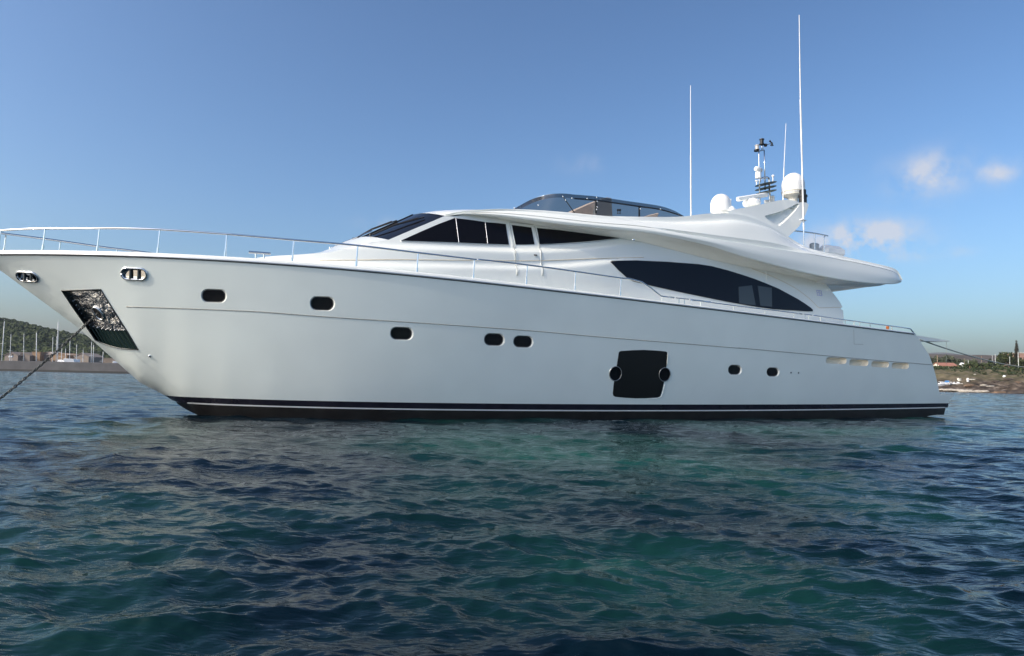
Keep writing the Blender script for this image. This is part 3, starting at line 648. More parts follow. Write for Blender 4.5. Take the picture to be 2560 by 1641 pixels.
# whip antennas
def whip(a, mid, b, bb, r0=.022):
    A_, M_, B_ = (np.array(L(*onb(*p, bb))) for p in (a, mid, b))
    m = MB(); m.tube([A_, A_ + (M_ - A_) * .995], r0, 8); m.tube([M_, B_], [r0 * .72, r0 * .42], 8); return m.build("whip_antenna", WHITEP, yacht, 60)
whip((1727.5, 545), (1727, 388), (1726.5, 214), 1.9); whip((1957.5, 505), (1960, 420), (1965, 309), 1.7, .017)
w3 = whip((2009.5, 575), (2001, 246), (1998, 38), 2.18, .026); MB().tube([L(*onb(2010, 620, 2.18)), L(*onb(2009.5, 574, 2.18))], .016, 8).build("antenna_mount", STEEL, w3, 60)
m = MB(); q = L(*onb(2007, 551, 2.16)); m.box(q, (.26, .12, .035), .3, .01); m.build("antenna_bracket", WHITEP, w3)
q = onc(z7(1268, 1060), 1.4); MB().lathe([(.13, -.1), (.13, .16), (.15, .18), (.15, .24), (.11, .26), (.11, .42), (.05, .44)], q, n=18).build("stern_lamp", NAVB, yacht, 40)
# aft flybridge rail and lockers
m = MB(); bR = 1.9; rp = [onb(*z4(x, y), bR) for x, y in [(735, 302), (800, 309), (865, 318), (948, 334)]]
m.tube(pts(crom(rp, 5)), .024, 8); fr_o = m.build("flybridge_rail", STEEL, yacht, 180)
for x, y0, y1 in ((865, 319, 425), (795, 309, 395), (924, 345, 442)):
    MB().tube([L(*onb(*z4(x, y0), bR)), L(*onb(*z4(x, y1), bR))], .018, 8).build("stanchion", STEEL, fr_o, 60)
MB().tube([L(*onb(*z4(924, 345), bR)), L(*onb(*z4(932, 333), bR))], .018, 8).build("stanchion", STEEL, fr_o, 60)
q = onb(*z4(972, 438), 1.5); MB().box(L(*q), (1.0, .45, .40), 0, .13).build("deck_locker", WHITEP, yacht)
q = onb(*z4(862, 410), 1.6); MB().box(L(*q), (.3, .2, .3), 0, .04).build("deck_box", mat("grey_box", (.45, .47, .48), .5), yacht)

# ---------------------------------------------------------------- rails along the deck
def brail(s, z): return max(.05, Bs(s) - .13)
top_px = [z1(0, 161), z1(250, 149), z1(600, 147), z1(850, 146), z1(1150, 155), z1(1600, 186), z2(0, 288), z2(360, 320), z2(780, 357), z2(1180, 405), z2(1560, 450), z3(0, 488), z3(300, 521), z3(600, 562), z3(900, 605), z3(950, 608), z3(1035, 629)]
tp3 = [onb(x, y, brail) for x, y in top_px]
zt0 = tp3[0][2]; nose = [np.array([s, max(0, Bs(s) - .13), zt0]) for s in np.linspace(TIP + .09, tp3[0][0] - .1, 7)]; nose[0][1] = 0
path = nose + tp3; P = crom(path, 6)
end = [onb(*z3(x, y), brail) for x, y in [(1060, 645), (1100, 672), (1130, 697), (1160, 720), (1175, 724), (1245, 732)]]
m = MB(); m.tube(pts(np.vstack([P, end])), .024, 8)
st_px = [(z1(5, 165), z1(5, 300)), (z1(322, 150), z1(317, 292)), (z1(710, 150), z1(697, 295)), (z1(1140, 160), z1(1132, 306)), (z1(1618, 190), z1(1612, 332)), (z2(358, 322), z2(352, 450)), (z2(782, 360), z2(777, 488)), (z2(1183, 405), z2(1179, 528)),
         (z2(1556, 452), z2(1553, 572)), (z3(303, 522), z3(300, 642)), (z3(613, 565), z3(611, 678)), (z3(904, 606), z3(902, 712))]
low_px = [[(1255, 733), (1338, 742)], [(1345, 743), (1480, 759), (1643, 780)], ]
low4 = [[(62, 745), (400, 790), (600, 813), (783, 836)], [(790, 836), (845, 843)], [(855, 845), (1000, 866), (1200, 893), (1400, 919), (1478, 930), (1494, 942), (1499, 955)]]
low4[0] = [z3(1345, 743), z3(1480, 759)] + [z4(*p) for p in low4[0]]; lows = [[z3(*p) for p in low_px[0]], low4[0], [z4(*p) for p in low4[1]], [z4(*p) for p in low4[2]]]
ml = [MB().tube(pts(resample([onb(x, y, brail) for x, y in l], 24)), .020, 8) for l in lows]
lp = [(z3(1169, 722), z3(1169, 742)), (z3(1277, 736), z3(1277, 755)), (z3(1312, 740), z3(1312, 758)), (z3(1415, 752), z3(1415, 772)), (z3(1628, 778), z3(1628, 797)), (z4(131, 753), z4(131, 773)), (z4(345, 783), z4(345, 800)),
      (z4(545, 807), z4(545, 823)), (z4(730, 830), z4(730, 846)), (z4(803, 838), z4(803, 856)), (z4(827, 841), z4(827, 859)), (z4(901, 852), z4(901, 870)), (z4(1060, 874), z4(1060, 892)), (z4(1117, 882), z4(1117, 900)), (z4(1154, 887), z4(1154, 905)), (z4(1220, 896), z4(1220, 913)), (z4(1360, 914), z4(1360, 930))]
for side in (1, -1):
    ro = (m if side > 0 else m.mirror()).build("deck_rail", STEEL, yacht, 180)
    for q in ml: (q if side > 0 else q.mirror()).build("low_rail", STEEL, yacht, 180)
    for (a, b) in st_px:
        A_ = onb(*a, brail); B_ = A_.copy(); B_[2] = capz(A_[0]) - .01; B_[0] -= .02; A_[1] *= side; B_[1] *= side
        k = MB(); k.tube([L(*A_), L(*(A_ * .25 + B_ * .75))], .017, 8); k.tube([L(*(A_ * .25 + B_ * .75)), L(*B_)], .026, 8); k.build("stanchion", STEEL, ro, 40)
    for (a, b) in lp:
        A_ = onb(*a, brail); B_ = A_.copy(); B_[2] = capz(A_[0]) - .01; A_[1] *= side; B_[1] *= side
        MB().tube([L(*A_), L(*B_)], .012, 6).build("stanchion", STEEL, ro, 60)
m = MB(); m.tube([onc(z2(58, 400), 2.2), onc(z2(130, 405), 2.2), onc(z2(203, 411), 2.2)], .03, 8); m.tube([onc(z2(105, 405), 2.2), onc(z2(105, 440), 2.2)], .02, 8); m.tube([onc(z2(160, 408), 2.2), onc(z2(160, 443), 2.2)], .02, 8); m.build("mooring_cleat", STEEL, yacht, 60)
m = MB(); m.tube([onc(z2(597, 378), .5), onc(z2(640, 355), .5), onc(z2(878, 258), .5)], .013, 6); m.lathe([(.04, -.05), (.04, .04)], onc(z2(600, 378), .5), n=10); m.build("jack_staff", STEEL, yacht, 60)
q = onb(*z5(937, 509), 2.6); MB().lathe([(.015, -.08), (.04, -.05), (.05, 0), (.04, .05), (.015, .08)], L(*q), n=14).build("life_light", ORANGE, yacht, 60)
# gangway over the stern
g0 = onb(*z5(1190, 600), 1.6); g1 = onb(*z5(1528, 655), 1.6); m = MB(); G = []
for t in np.linspace(0, 1, 8):
    p = g0 * (1 - t) + g1 * t; h = .16 * (1 - t) + .03; G.append([L(p[0], p[1] + a, p[2] + c_) for a, c_ in ((.25, 0), (.25, -h), (-.25, -h), (-.25, 0))])
m.grid(G, True); m.f.append((0, 1, 2, 3)); m.f.append((28, 29, 30, 31)); gw = m.build("gangway", GEL, yacht, 30)
MB().tube([L(g1[0] - .1, g1[1] + .2, g1[2]), L(g1[0] - .14, g1[1] + .2, g1[2] - .85)], .007, 5).build("gangway_line", ROPE, gw, 180)

# ================================================================== chain and mooring rope (things of their own)
def to_world(p): return BO + BA * p[0] - BP * p[1] + np.array([0, 0, p[2]])
a = BO + BA * hq[0] + BP * (hq[1] + .05) + np.array([0, 0, hq[2]])
d = ray(-150, 1068); t = -CAM_H / d[2]; b = CC + d * t; b[2] = -.3
n = int(np.linalg.norm(b - a) / .066); m = MB(); tx = (b - a) / np.linalg.norm(b - a); up = np.cross(tx, [0, 0, 1]); up /= np.linalg.norm(up); vp = np.cross(up, tx)
for i in range(n):
    f = i / n; c = a + (b - a) * f - np.array([0, 0, .10 * math.sin(math.pi * f)]); u = up if i % 2 else vp
    ang = .5 * math.sin(i * .37); u = u * math.cos(ang) + np.cross(tx, u) * math.sin(ang)
    loop = [c + tx * (.052 * math.cos(q)) + u * (.022 * math.sin(q)) for q in np.linspace(0, 2 * math.pi, 10, endpoint=False)]
    m.tube(loop - np.array([0, 0, 0]), .0095, 5, closed=True)
ch = m.build("anchor_chain", CHAINM, None, 180); tag(ch, "heavy grey anchor chain stretched from the bow pocket down to the water", "chain")
a = to_world(L(*onb(*z5(1285, 640), 2.0))); b = at(2640, 914, 60.)
P = [a + (b - a) * t - np.array([0, 0, 1.0 * 4 * t * (1 - t) * .5]) for t in np.linspace(0, 1, 40)]; P.append(at(2900, 975, 170))
rp_ = MB().tube(P[:-1], .026, 6).build("mooring_rope", ROPE, None, 180); tag(rp_, "taut mooring rope running from the yacht stern to the rocky shore", "rope")
# ================================================================== WATER
def wave_field(Xw, Yw, h):
    """sum of crossing wind waves; h = local grid spacing, short waves fade where the grid cannot carry them"""
    Z = np.zeros_like(Xw); DX = np.zeros_like(Xw); DY = np.zeros_like(Xw); rg = np.random.default_rng(3)
    for i in range(150):
        lam = .10 * (52 ** (i / 149.)); k = 2 * math.pi / lam
        th = R(190) + rg.normal(0, .52); dx, dy = math.sin(th), math.cos(th)
        A = .0043 * lam ** 0.66 * (1 if lam < 1.3 else (1.3 / lam) ** 1.3) * rg.uniform(.5, 1.2)
        ph = k * (dx * Xw + dy * Yw) + rg.uniform(0, 6.283)
        w = np.clip((lam / h - 2.2) / 1.6, 0, 1) * A
        Z += w * np.cos(ph); DX -= .95 * w * dx * np.sin(ph); DY -= .95 * w * dy * np.sin(ph)
    return Z, DX, DY
r1 = np.exp(np.arange(math.log(.5), math.log(36), .0075)); r2_ = np.arange(36.3, 240, .36); r3 = np.exp(np.arange(math.log(241), math.log(2500), .05)); rr = np.r_[r1, r2_, r3]
aF = np.linspace(-48, 48, 1000); aB = np.linspace(48, 312, 110)[1:-1]; aa = np.radians(np.r_[aF, aB])
Rg, Ag = np.meshgrid(rr, aa, indexing='ij'); Xw, Yw = Rg * np.sin(Ag), Rg * np.cos(Ag)
da = np.where((aa > R(48.01)), R(2.4), R(.096)); hh = np.maximum(np.where(Rg < 36, Rg * .0075, np.where(Rg < 240, .36, Rg * .05)), Rg * da[None, :])
Zw, DX, DY = wave_field(Xw, Yw, hh)
nr, na = Rg.shape; V = np.stack([Xw + DX, Yw + DY, Zw], -1).reshape(-1, 3); V = np.vstack([V, [[0, 0, 0]]])
idx = np.arange(nr * na).reshape(nr, na); nx = np.roll(idx, -1, 1)
Q = np.stack([idx[:-1], idx[1:], nx[1:], nx[:-1]], -1).reshape(-1, 4)
T = [(len(V) - 1, int(idx[0, j]), int(nx[0, j])) for j in range(na)]
me = bpy.data.meshes.new("sea_water"); me.vertices.add(len(V)); me.vertices.foreach_set("co", V.astype(np.float32).ravel())
nl = Q.size + 3 * len(T); me.loops.add(nl); me.loops.foreach_set("vertex_index", np.r_[Q.ravel(), np.array(T).ravel()].astype(np.int32))
me.polygons.add(len(Q) + len(T)); me.polygons.foreach_set("loop_start", np.r_[np.arange(len(Q)) * 4, Q.size + np.arange(len(T)) * 3].astype(np.int32))
me.update(calc_edges=True); me.polygons.foreach_set("use_smooth", np.ones(len(me.polygons), bool)); me.validate()
wat = bpy.data.materials.new("sea_water"); wat.use_nodes = True; n_, l_ = wat.node_tree.nodes, wat.node_tree.links; p = n_["Principled BSDF"]
p.inputs["Roughness"].default_value = .05; p.inputs["IOR"].default_value = 1.333; p.inputs["Specular IOR Level"].default_value = .21
geo = n_.new("ShaderNodeNewGeometry")
def mapn(scl, rot=0.):
    q = n_.new("ShaderNodeMapping"); q.inputs["Scale"].default_value = scl; q.inputs["Rotation"].default_value = (0, 0, rot); l_.new(geo.outputs["Position"], q.inputs[0]); return q.outputs[0]
def wnoise(scale, detail, vec, rough=.5):
    q = n_.new("ShaderNodeTexNoise"); q.inputs["Scale"].default_value = scale; q.inputs["Detail"].default_value = detail; q.inputs["Roughness"].default_value = rough; l_.new(vec, q.inputs["Vector"]); return q.outputs["Fac"]
# sand patches and weed on the sea bed tint the water body
patch = wnoise(.22, 4, mapn((1, 1, 0), .4))
def near(cx_, cy_, rx, ry, ang):
    q = n_.new("ShaderNodeMapping"); q.vector_type = 'TEXTURE'; q.inputs["Location"].default_value = (cx_, cy_, 0); q.inputs["Rotation"].default_value = (0, 0, ang); q.inputs["Scale"].default_value = (rx, ry, 60)
    l_.new(geo.outputs["Position"], q.inputs[0]); g_ = n_.new("ShaderNodeTexGradient"); g_.gradient_type = 'QUADRATIC_SPHERE'; l_.new(q.outputs[0], g_.inputs[0]); return g_.outputs["Fac"]
def add_(a_, k_, c_):
    q = n_.new("ShaderNodeMath"); q.operation = 'MULTIPLY_ADD'; l_.new(a_, q.inputs[0]); q.inputs[1].default_value = k_; l_.new(c_, q.inputs[2]); return q.outputs[0]
tot = add_(near(1.0, 9.5, 6.5, 6.0, .3), .42, add_(near(9.0, 15.5, 9, 5, .2), .40, add_(near(.6, 3.8, 2.2, 2.6, 0), .30, add_(near(-14, 6, 14, 12, 0), -.16, patch))))
rp = n_.new("ShaderNodeValToRGB"); e = rp.color_ramp.elements
e[0].position = .50; e[0].color = (.0010, .0062, .0115, 1); e[1].position = .86; e[1].color = (.0088, .058, .045, 1); l_.new(tot, rp.inputs[0]); l_.new(rp.outputs[0], p.inputs["Base Color"])
bp = n_.new("ShaderNodeBump"); bp.inputs["Strength"].default_value = .4; bp.inputs["Distance"].default_value = .010
l_.new(wnoise(10, 4, mapn((.6, 1.5, 1), .25), .6), bp.inputs["Height"])
bp2 = n_.new("ShaderNodeBump"); bp2.inputs["Strength"].default_value = .7; bp2.inputs["Distance"].default_value = .08
l_.new(wnoise(2.6, 4, mapn((.55, 1.5, 1), .15), .55), bp2.inputs["Height"]); l_.new(bp2.outputs[0], bp.inputs["Normal"]); l_.new(bp.outputs[0], p.inputs["Normal"])
me.materials.append(wat); o = bpy.data.objects.new("sea_water", me); COL.objects.link(o); o["kind"] = "structure"
bed = MB(); bed.grid([[(-2550, -2550, -14), (2550, -2550, -14)], [(-2550, 2550, -14), (2550, 2550, -14)]]); o = bed.build("sea_bed", mat("sand", (.2, .19, .14), .9), None, 0); o["kind"] = "structure"

# ================================================================== FOLIAGE HELPERS
def leafm(name, a, b): return mat(name, a, .8, spec=.2, col2=b, vscale=.5)
LEAF_D = leafm("leaf_dark", (.022, .035, .014), (.05, .07, .028)); LEAF_O = leafm("leaf_olive", (.06, .075, .045), (.12, .13, .085))
LEAF_G = leafm("leaf_green", (.035, .050, .017), (.075, .09, .034)); BARK = mat("bark", (.09, .065, .045), .9, var=.3, vscale=3)
def crown(c, rad, n, size, rg, clumps=9):
    m = MB(); V = []; F = []
    cc = []
    for _ in range(clumps):
        v = rg.normal(size=3); v /= np.linalg.norm(v); cc.append(v * rg.uniform(.25, .8))
    for i in range(n):
        k = cc[rg.integers(clumps)]; v = rg.normal(size=3); v /= np.linalg.norm(v); p = (k + v * rg.uniform(.2, .48)) * rad + c
        a = rg.normal(size=3); a /= np.linalg.norm(a); b = np.cross(a, rg.normal(size=3)); b /= np.linalg.norm(b); s = size * rg.uniform(.6, 1.4)
        o = len(V); V += [p + a * s, p + b * s * .7, p - a * s, p - b * s * .7]; F.append((o, o + 1, o + 2, o + 3))
    return m.add(V, F)
def tree(name, base, h, w, leaf, label, cat="tree", n=420, trunk=.35, size=None, group=None, kind="round"):
    rg = np.random.default_rng(abs(hash((round(base[0], 2), round(base[1], 2)))) % 2 ** 31); t = empty(name, tuple(base)); tag(t, label, cat, group)
    m = MB(); m.tube([(0, 0, -.5), (.05 * w, 0, h * trunk * .6), (0, .04 * w, h * (trunk + .3))], [w * .06 + .08, w * .045 + .06, .04], 7)
    for k in range(4):
        a = rg.uniform(0, 6.28); m.tube([(0, 0, h * trunk * .8), (w * .25 * math.cos(a), w * .25 * math.sin(a), h * (trunk + .25))], [w * .03 + .04, .03], 5)
    m.build("trunk", BARK, t, 60)
    crown(np.array([0, 0, h * (trunk + (1 - trunk) * .5)]), np.array([w * .5, w * .5, h * (1 - trunk) * .52]), n, size or w * .07, rg).build("crown", leaf, t, 0)
    return t

# ================================================================== LEFT SHORE: hill, quay, houses, sailing boats
def fbm(x, y, sc_, seed, oc=5):
    rg = np.random.default_rng(seed); z = np.zeros_like(x)
    for o_ in range(oc):
        for _ in range(5):
            a = rg.uniform(0, 6.283); k = 2 * math.pi * 2 ** o_ / sc_ * rg.uniform(.7, 1.3); z += np.sin(k * (x * math.cos(a) + y * math.sin(a)) + rg.uniform(0, 6.283)) * .5 ** o_ / 5
    return z
def terrain(name, x0, x1, y0, y1, nx, ny, hf, m):
    xs_, ys_ = np.meshgrid(np.linspace(x0, x1, nx), np.linspace(y0, y1, ny)); z = hf(xs_, ys_)
    o = MB().grid(np.stack([xs_, ys_, z], -1)).build(name, m, None, 180); o["kind"] = "structure"; return o
def hill_h(x, y):
    u = x / np.maximum(y, 1)
    ridge = np.interp(u, [-1.3, -.9, -.755, -.70, -.64, -.60, -.55, -.45, -.3, 0], [34, 44, 34, 29.5, 22.5, 18.5, 15, 10, 5, 2])     # crest height as seen over 520 m
    f = np.clip((y - 268) / (520 - 268), 0, 1); f = f * f * (3 - 2 * f); back = np.clip(1 - (y - 540) / 400, 0, 1)
    return 1.6 + ridge * (y / 520.) * f * back + fbm(x, y, 90, 5) * 2.2 * f
HILLM = mat("hill_scrub", (.035, .045, .022), .95, col2=(.10, .085, .05), vscale=.03)
terrain("hill", -760, 40, 246, 900, 160, 110, hill_h, HILLM)
rg = np.random.default_rng(11); V = []; F = []
base = [(math.cos(a) * math.cos(e), math.sin(a) * math.cos(e), math.sin(e)) for e in (-.3, .35, .95) for a in np.linspace(0, 6.283, 7, endpoint=False)] + [(0, 0, 1)]
bf_ = [(i * 7 + j, i * 7 + (j + 1) % 7, (i + 1) * 7 + (j + 1) % 7, (i + 1) * 7 + j) for i in range(2) for j in range(7)] + [(14 + j, 14 + (j + 1) % 7, 21) for j in range(7)]
base = np.array(base); cnt = 0
while cnt < 15000:
    y = 285 + 330 * rg.random() ** 1.1; u = rg.uniform(-.92, -.42); x = u * y
    if fbm(np.array([x]), np.array([y]), 120, 8, 3)[0] < -.34 and y < 380: continue
    z = hill_h(np.array([x]), np.array([y]))[0]; s = rg.uniform(.8, 2.3); vv = base * (1 + rg.uniform(-.28, .28, (len(base), 1))) * np.array([s, s, s * rg.uniform(.7, 1.1)]) + np.array([x, y, z + s * .45])
    o_ = len(V); V += list(vv); F += [tuple(i + o_ for i in q) for q in bf_]; cnt += 1
o = MB().add(V, F).build("forest", mat("forest_canopy", (.020, .031, .013), .9, spec=.1, col2=(.065, .080, .034), vscale=.08, bump=1., bscale=1.5), None, 0); o["kind"] = "stuff"; o["label"] = "dense dark green scrub forest covering the hill behind the quay"; o["category"] = "forest"
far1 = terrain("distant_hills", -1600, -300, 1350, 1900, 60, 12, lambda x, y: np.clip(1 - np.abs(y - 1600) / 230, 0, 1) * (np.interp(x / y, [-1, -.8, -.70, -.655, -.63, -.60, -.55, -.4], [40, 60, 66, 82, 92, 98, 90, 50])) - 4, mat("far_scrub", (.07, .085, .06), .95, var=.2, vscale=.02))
CONC = mat("quay_concrete_shaded", (.10, .098, .10), .9, var=.18, vscale=.35, bump=.3, bscale=1.2)  # base colour darkened to carry the shade of the wall's shadow side
q = empty("quay_wall", (-185, 201, 0)); tag(q, "long grey concrete quay wall standing in the water before the marina", "quay")
m = MB(); m.box((0, 0, 1.1), (330, 3, 3.8), 0, .12); m.build("wall", CONC, q, 30)
m = MB(); m.box((0, -1.56, .15), (330, .12, .75)); m.build("tide_line", mat("wet_weed", (.018, .018, .016), .6), q, 0)
m = MB(); m.box((0, 4.2, 1.0), (330, 5, 3.0), 0, .1); m.build("walkway", mat("pale_concrete", (.32, .30, .27), .9, var=.1), q, 30)
m = MB(); m.box((-190, 246, .6), (340, 2, 2.4)); o = m.build("marina_bank", mat("bank_stone", (.28, .25, .21), .9, var=.2, vscale=.5), None, 0); o["kind"] = "structure"
TERRA = mat("roof_terracotta", (.28, .20, .16), .85, var=.2, vscale=2); DARKW = mat("window_dark", (.03, .03, .03), .3)
def house(name, px0, px1, eave, apex, Y, wallm, label, depth=9, ztop=None, flat=False, wins=(), cat="house", roofm=None, zb=1.4, gable_front=True, group=None):
    a = at(px0, eave, Y); b = at(px1, eave, Y); ap = at((px0 + px1) / 2, apex, Y)[2]; ze = (a[2] + b[2]) / 2; w = b[0] - a[0]; t = empty(name, ((a[0] + b[0]) / 2, Y, zb)); tag(t, label, cat, group)
    H_ = ze - zb; m = MB(); hw = w / 2
    if flat:
        m.box((0, depth / 2, H_ / 2), (w, depth, H_)); m.build("wall", wallm, t, 0); r = MB(); r.box((0, depth / 2, H_ + .13), (w + .3, depth + .3, .25), 0, .04); r.build("roof", roofm or wallm, t, 30)
    elif gable_front:
        A_ = ap - zb; sec = [(-hw, 0), (hw, 0), (hw, H_), (0, A_), (-hw, H_)]; V = [(x, 0, z) for x, z in sec] + [(x, depth, z) for x, z in sec]
        m.add(V, [(0, 1, 2, 3, 4), (9, 8, 7, 6, 5), (1, 6, 7, 2), (5, 0, 4, 9)]); m.build("wall", wallm, t, 0)
        r = MB(); o_ = .25
        for sgn in (-1, 1):
            r.add([(sgn * (hw + o_), -o_, H_ - .12), (0, -o_, A_ + .1), (0, depth + o_, A_ + .1), (sgn * (hw + o_), depth + o_, H_ - .12), (sgn * (hw + o_), -o_, H_ + .04), (0, -o_, A_ + .26), (0, depth + o_, A_ + .26), (sgn * (hw + o_), depth + o_, H_ + .04)],
                  [(0, 1, 2, 3), (4, 5, 6, 7), (0, 1, 5, 4), (3, 2, 6, 7), (0, 3, 7, 4)])
        r.build("roof", roofm or wallm, t, 0)
    else:
        A_ = ap - zb; d2 = depth / 2; V = [(-hw, 0, 0), (-hw, depth, 0), (-hw, depth, H_), (-hw, d2, A_), (-hw, 0, H_)]; V = V + [(-x, y, z) for x, y, z in V]
        m.add(V, [(0, 1, 2, 3, 4), (9, 8, 7, 6, 5), (0, 5, 9, 4), (1, 6, 7, 2)]); m.build("wall", wallm, t, 0); r = MB(); o_ = .3
        for yy, ye in ((-o_, d2), (depth + o_, d2)):
            r.add([(-hw - o_, yy, H_), (hw + o_, yy, H_), (hw + o_, ye, A_ + .12), (-hw - o_, ye, A_ + .12), (-hw - o_, yy, H_ + .16), (hw + o_, yy, H_ + .16), (hw + o_, ye, A_ + .28), (-hw - o_, ye, A_ + .28)], [(0, 1, 2, 3), (4, 5, 6, 7), (0, 1, 5, 4), (1, 2, 6, 5), (0, 3, 7, 4)])
        r.build("roof", roofm or TERRA, t, 0)
    for (wx, wy, ww, wh) in wins:
        f = MB(); f.box((wx * w, -.02, wy), (ww, .1, wh)); fo = f.build("window", DARKW, t, 0)
        f = MB(); f.box((wx * w, -.05, wy - wh / 2 - .06), (ww + .2, .16, .1)); f.build("sill", wallm, fo, 0)
    return t
PEACH = mat("peach_render", (.25, .205, .175), .9, var=.06); OCHRE = mat("ochre_render", (.31, .20, .12), .9, var=.06); TAUPE = mat("taupe_render", (.27, .22, .18), .9, var=.06)
house("gabled_house", 12, 45, 888.5, 881.5, 250, PEACH, "peach gabled house at the far left behind the quay", wins=((.1, 4.2, .5, .6), (-.1, 1.4, 1.6, 1.2), (.28, 1.4, .8, 1.2)))
house("gabled_house", 43, 75, 889, 882.5, 252, PEACH, "peach gabled house between its left twin and the orange block", wins=((0, 4.2, .5, .6), (.05, 1.4, 1.1, 1.2), (.3, 1.4, .8, 1.2)))
house("flat_roofed_house", 81, 101, 882, 880, 254, OCHRE, "bright orange flat-roofed block behind the quay", depth=8, flat=True, wins=((-.1, 2.0, .9, 1.2),))
house("terrace_house", 101, 132, 887.5, 881, 256, PEACH, "low peach terrace with wide dark openings beside the orange block", depth=9, gable_front=False, roofm=PEACH, wins=((-.3, 1.8, 1.2, 1.7), (.05, 1.8, 3.0, 1.7)))
house("gabled_house", 128, 167, 888, 884, 255, OCHRE, "dull orange gabled house behind the tallest mast", wins=((-.3, 1.8, 1.0, 1.6), (0, 1.8, 1.4, 1.6), (.3, 1.8, 1.0, 1.6)))
house("gabled_house", 186, 222, 892, 884, 250, TAUPE, "taupe gabled house near the yacht bow", wins=((.08, 3.9, .5, .6), (-.2, 1.4, 1.2, 1.2), (.2, 1.4, .8, 1.2)))
house("boat_shed", 226, 292, 897, 894.5, 262, TAUPE, "long low grey shed right behind the yacht bow", depth=8, flat=True, wins=((-.3, 1.5, 2, .8), (.2, 1.5, 2, .8)))
ALU = mat("mast_aluminium", (.62, .63, .63), .5)
masts = [(4, 11, 804, 212, "tall leaning bare mast of a sailboat at the left edge"), (25, 27.5, 836, 228, "bare mast rising behind the first gabled house"), (60, 60, 835, 232, "bare mast in front of the second gabled house"),
         (92, 91.5, 832, 218, "thick white mast in front of the orange block"), (131.5, 132.5, 843, 240, "thin faint mast left of the tallest one"), (141, 142, 841, 236, "slim mast touching the tallest mast on its left"), (145, 145.5, 805, 222, "tallest dark mast with a light at its head"),
         (154, 155, 862, 230, "short mast just right of the tallest one"), (164, 164, 872, 238, "shortest thin mast behind the anchor chain"), (175, 175, 851, 226, "mast standing left of the taupe gabled house"), (192, 192, 862, 224, "white mast in front of the taupe gabled house"),
         (208, 208, 876, 236, "stubby mast at the right of the taupe house"), (229, 229, 856, 226, "left one of the pair of masts close under the bow"), (234, 234, 863, 230, "right one of the pair of masts close under the bow"), (256, 258, 880, 230, "short mast nearest the yacht stem")]
hullw = mat("sailboat_hull", (.7, .7, .7), .4)
for i, (x0, x1, yt, Y, lab) in enumerate(masts):
    p0 = at(x0, 905, Y); p1 = at(x1, yt, Y); t = empty("sailboat", (p0[0], Y, 0)); tag(t, lab, "sailboat", "sailboats moored behind the quay wall"); Ht = p1[2]; dx = p1[0] - p0[0]
    rgs = [(-4.6, .05, 1.15), (-3, .75, 1.0), (-.5, 1.35, .9), (2, 1.4, .85), (4, 1.1, .9)]; m = MB()
    m.grid([[(w_ * k * (1 if abs(k) == 1 else .9), s_, z_ if abs(k) == 1 else -.2) for k in (-1, -.5, .5, 1)] for s_, w_, z_ in rgs]); m.grid([[(w_ * k, s_, z_) for k in (-1, 1)] for s_, w_, z_ in rgs]); m.build("hull", hullw, t, 60)
    m = MB(); r_m = .15 if i in (0, 3, 6) else .105; m.tube([(0, 0, .8), (dx * .5, 0, Ht * .5), (dx, 0, Ht)], [r_m, r_m * .9, r_m * .7], 7); mm = m.build("mast", ALU, t, 180)
    m = MB(); m.tube([(dx * .45 - .9, 0, Ht * .55), (dx * .45 + .9, 0, Ht * .55)], .03, 5); m.tube([(dx, 0, Ht), (dx, 0, Ht + .7)], .02, 5); m.build("spreader", ALU, mm, 180)
    m = MB(); m.tube([(0, .2, 2.0), (0, 4.0, 2.1)], .12, 7); m.build("boom", hullw, t, 180)
WB = mat("white_boat_paint", (.8, .8, .8), .3)
def motorboat(px, py, Y, ln, rz, label, z0=0., top=True, hm_=None, cabm=None):
    p = at(px, py, Y) if Y else land_hit(px, py)
    if not Y: Y = p[1]; z0 = p[2] - .12
    t = empty("motorboat", (p[0], Y, z0), rz); tag(t, label, "boat"); st_ = [(-.5, .02, 1.), (-.38, .22, .92), (-.15, .42, .85), (.2, .46, .8), (.5, .42, .8)]; m = MB(); w_ = ln * .36; h_ = ln * .17
    m.grid([[(s_ * ln, b_ * w_ * k, (z_ * h_ if abs(k) == 1 else 0)) for k in (-1, -.6, .6, 1)] for s_, b_, z_ in st_]); m.grid([[(s_ * ln, b_ * w_ * k * .96, z_ * h_ * .96) for k in (-1, 1)] for s_, b_, z_ in st_]); m.grid([[(.5 * ln, .42 * w_ * k, z * h_) for k in (-1, 1)] for z in (0, .8)]); m.build("hull", hm_ or WB, t, 40)
    if top:
        c = MB(); c.box((0.05 * ln, 0, h_ * 1.25), (ln * .32, w_ * .6, h_ * .9), 0, .08); co = c.build("cabin", cabm or WB, t, 30); c = MB(); c.box((-.12 * ln, 0, h_ * 1.4), (.03, w_ * .5, h_ * .4)); c.build("windscreen", DARKW, co, 0)
    return t
motorboat(170, 903, 212, 9, .3, "white motor boat with a low cabin seen over the quay beneath the chain", z0=1.5); motorboat(186, 903, 214, 8, -.5, "white motor boat right of its low-cabin neighbour over the quay", z0=1.7)
motorboat(152, 903, 213, 6, .1, "small white boat over the quay at the foot of the tallest mast", z0=2.0); motorboat(287, 908, 208, 5, .6, "small white boat half hidden at the yacht stem", z0=2.2)
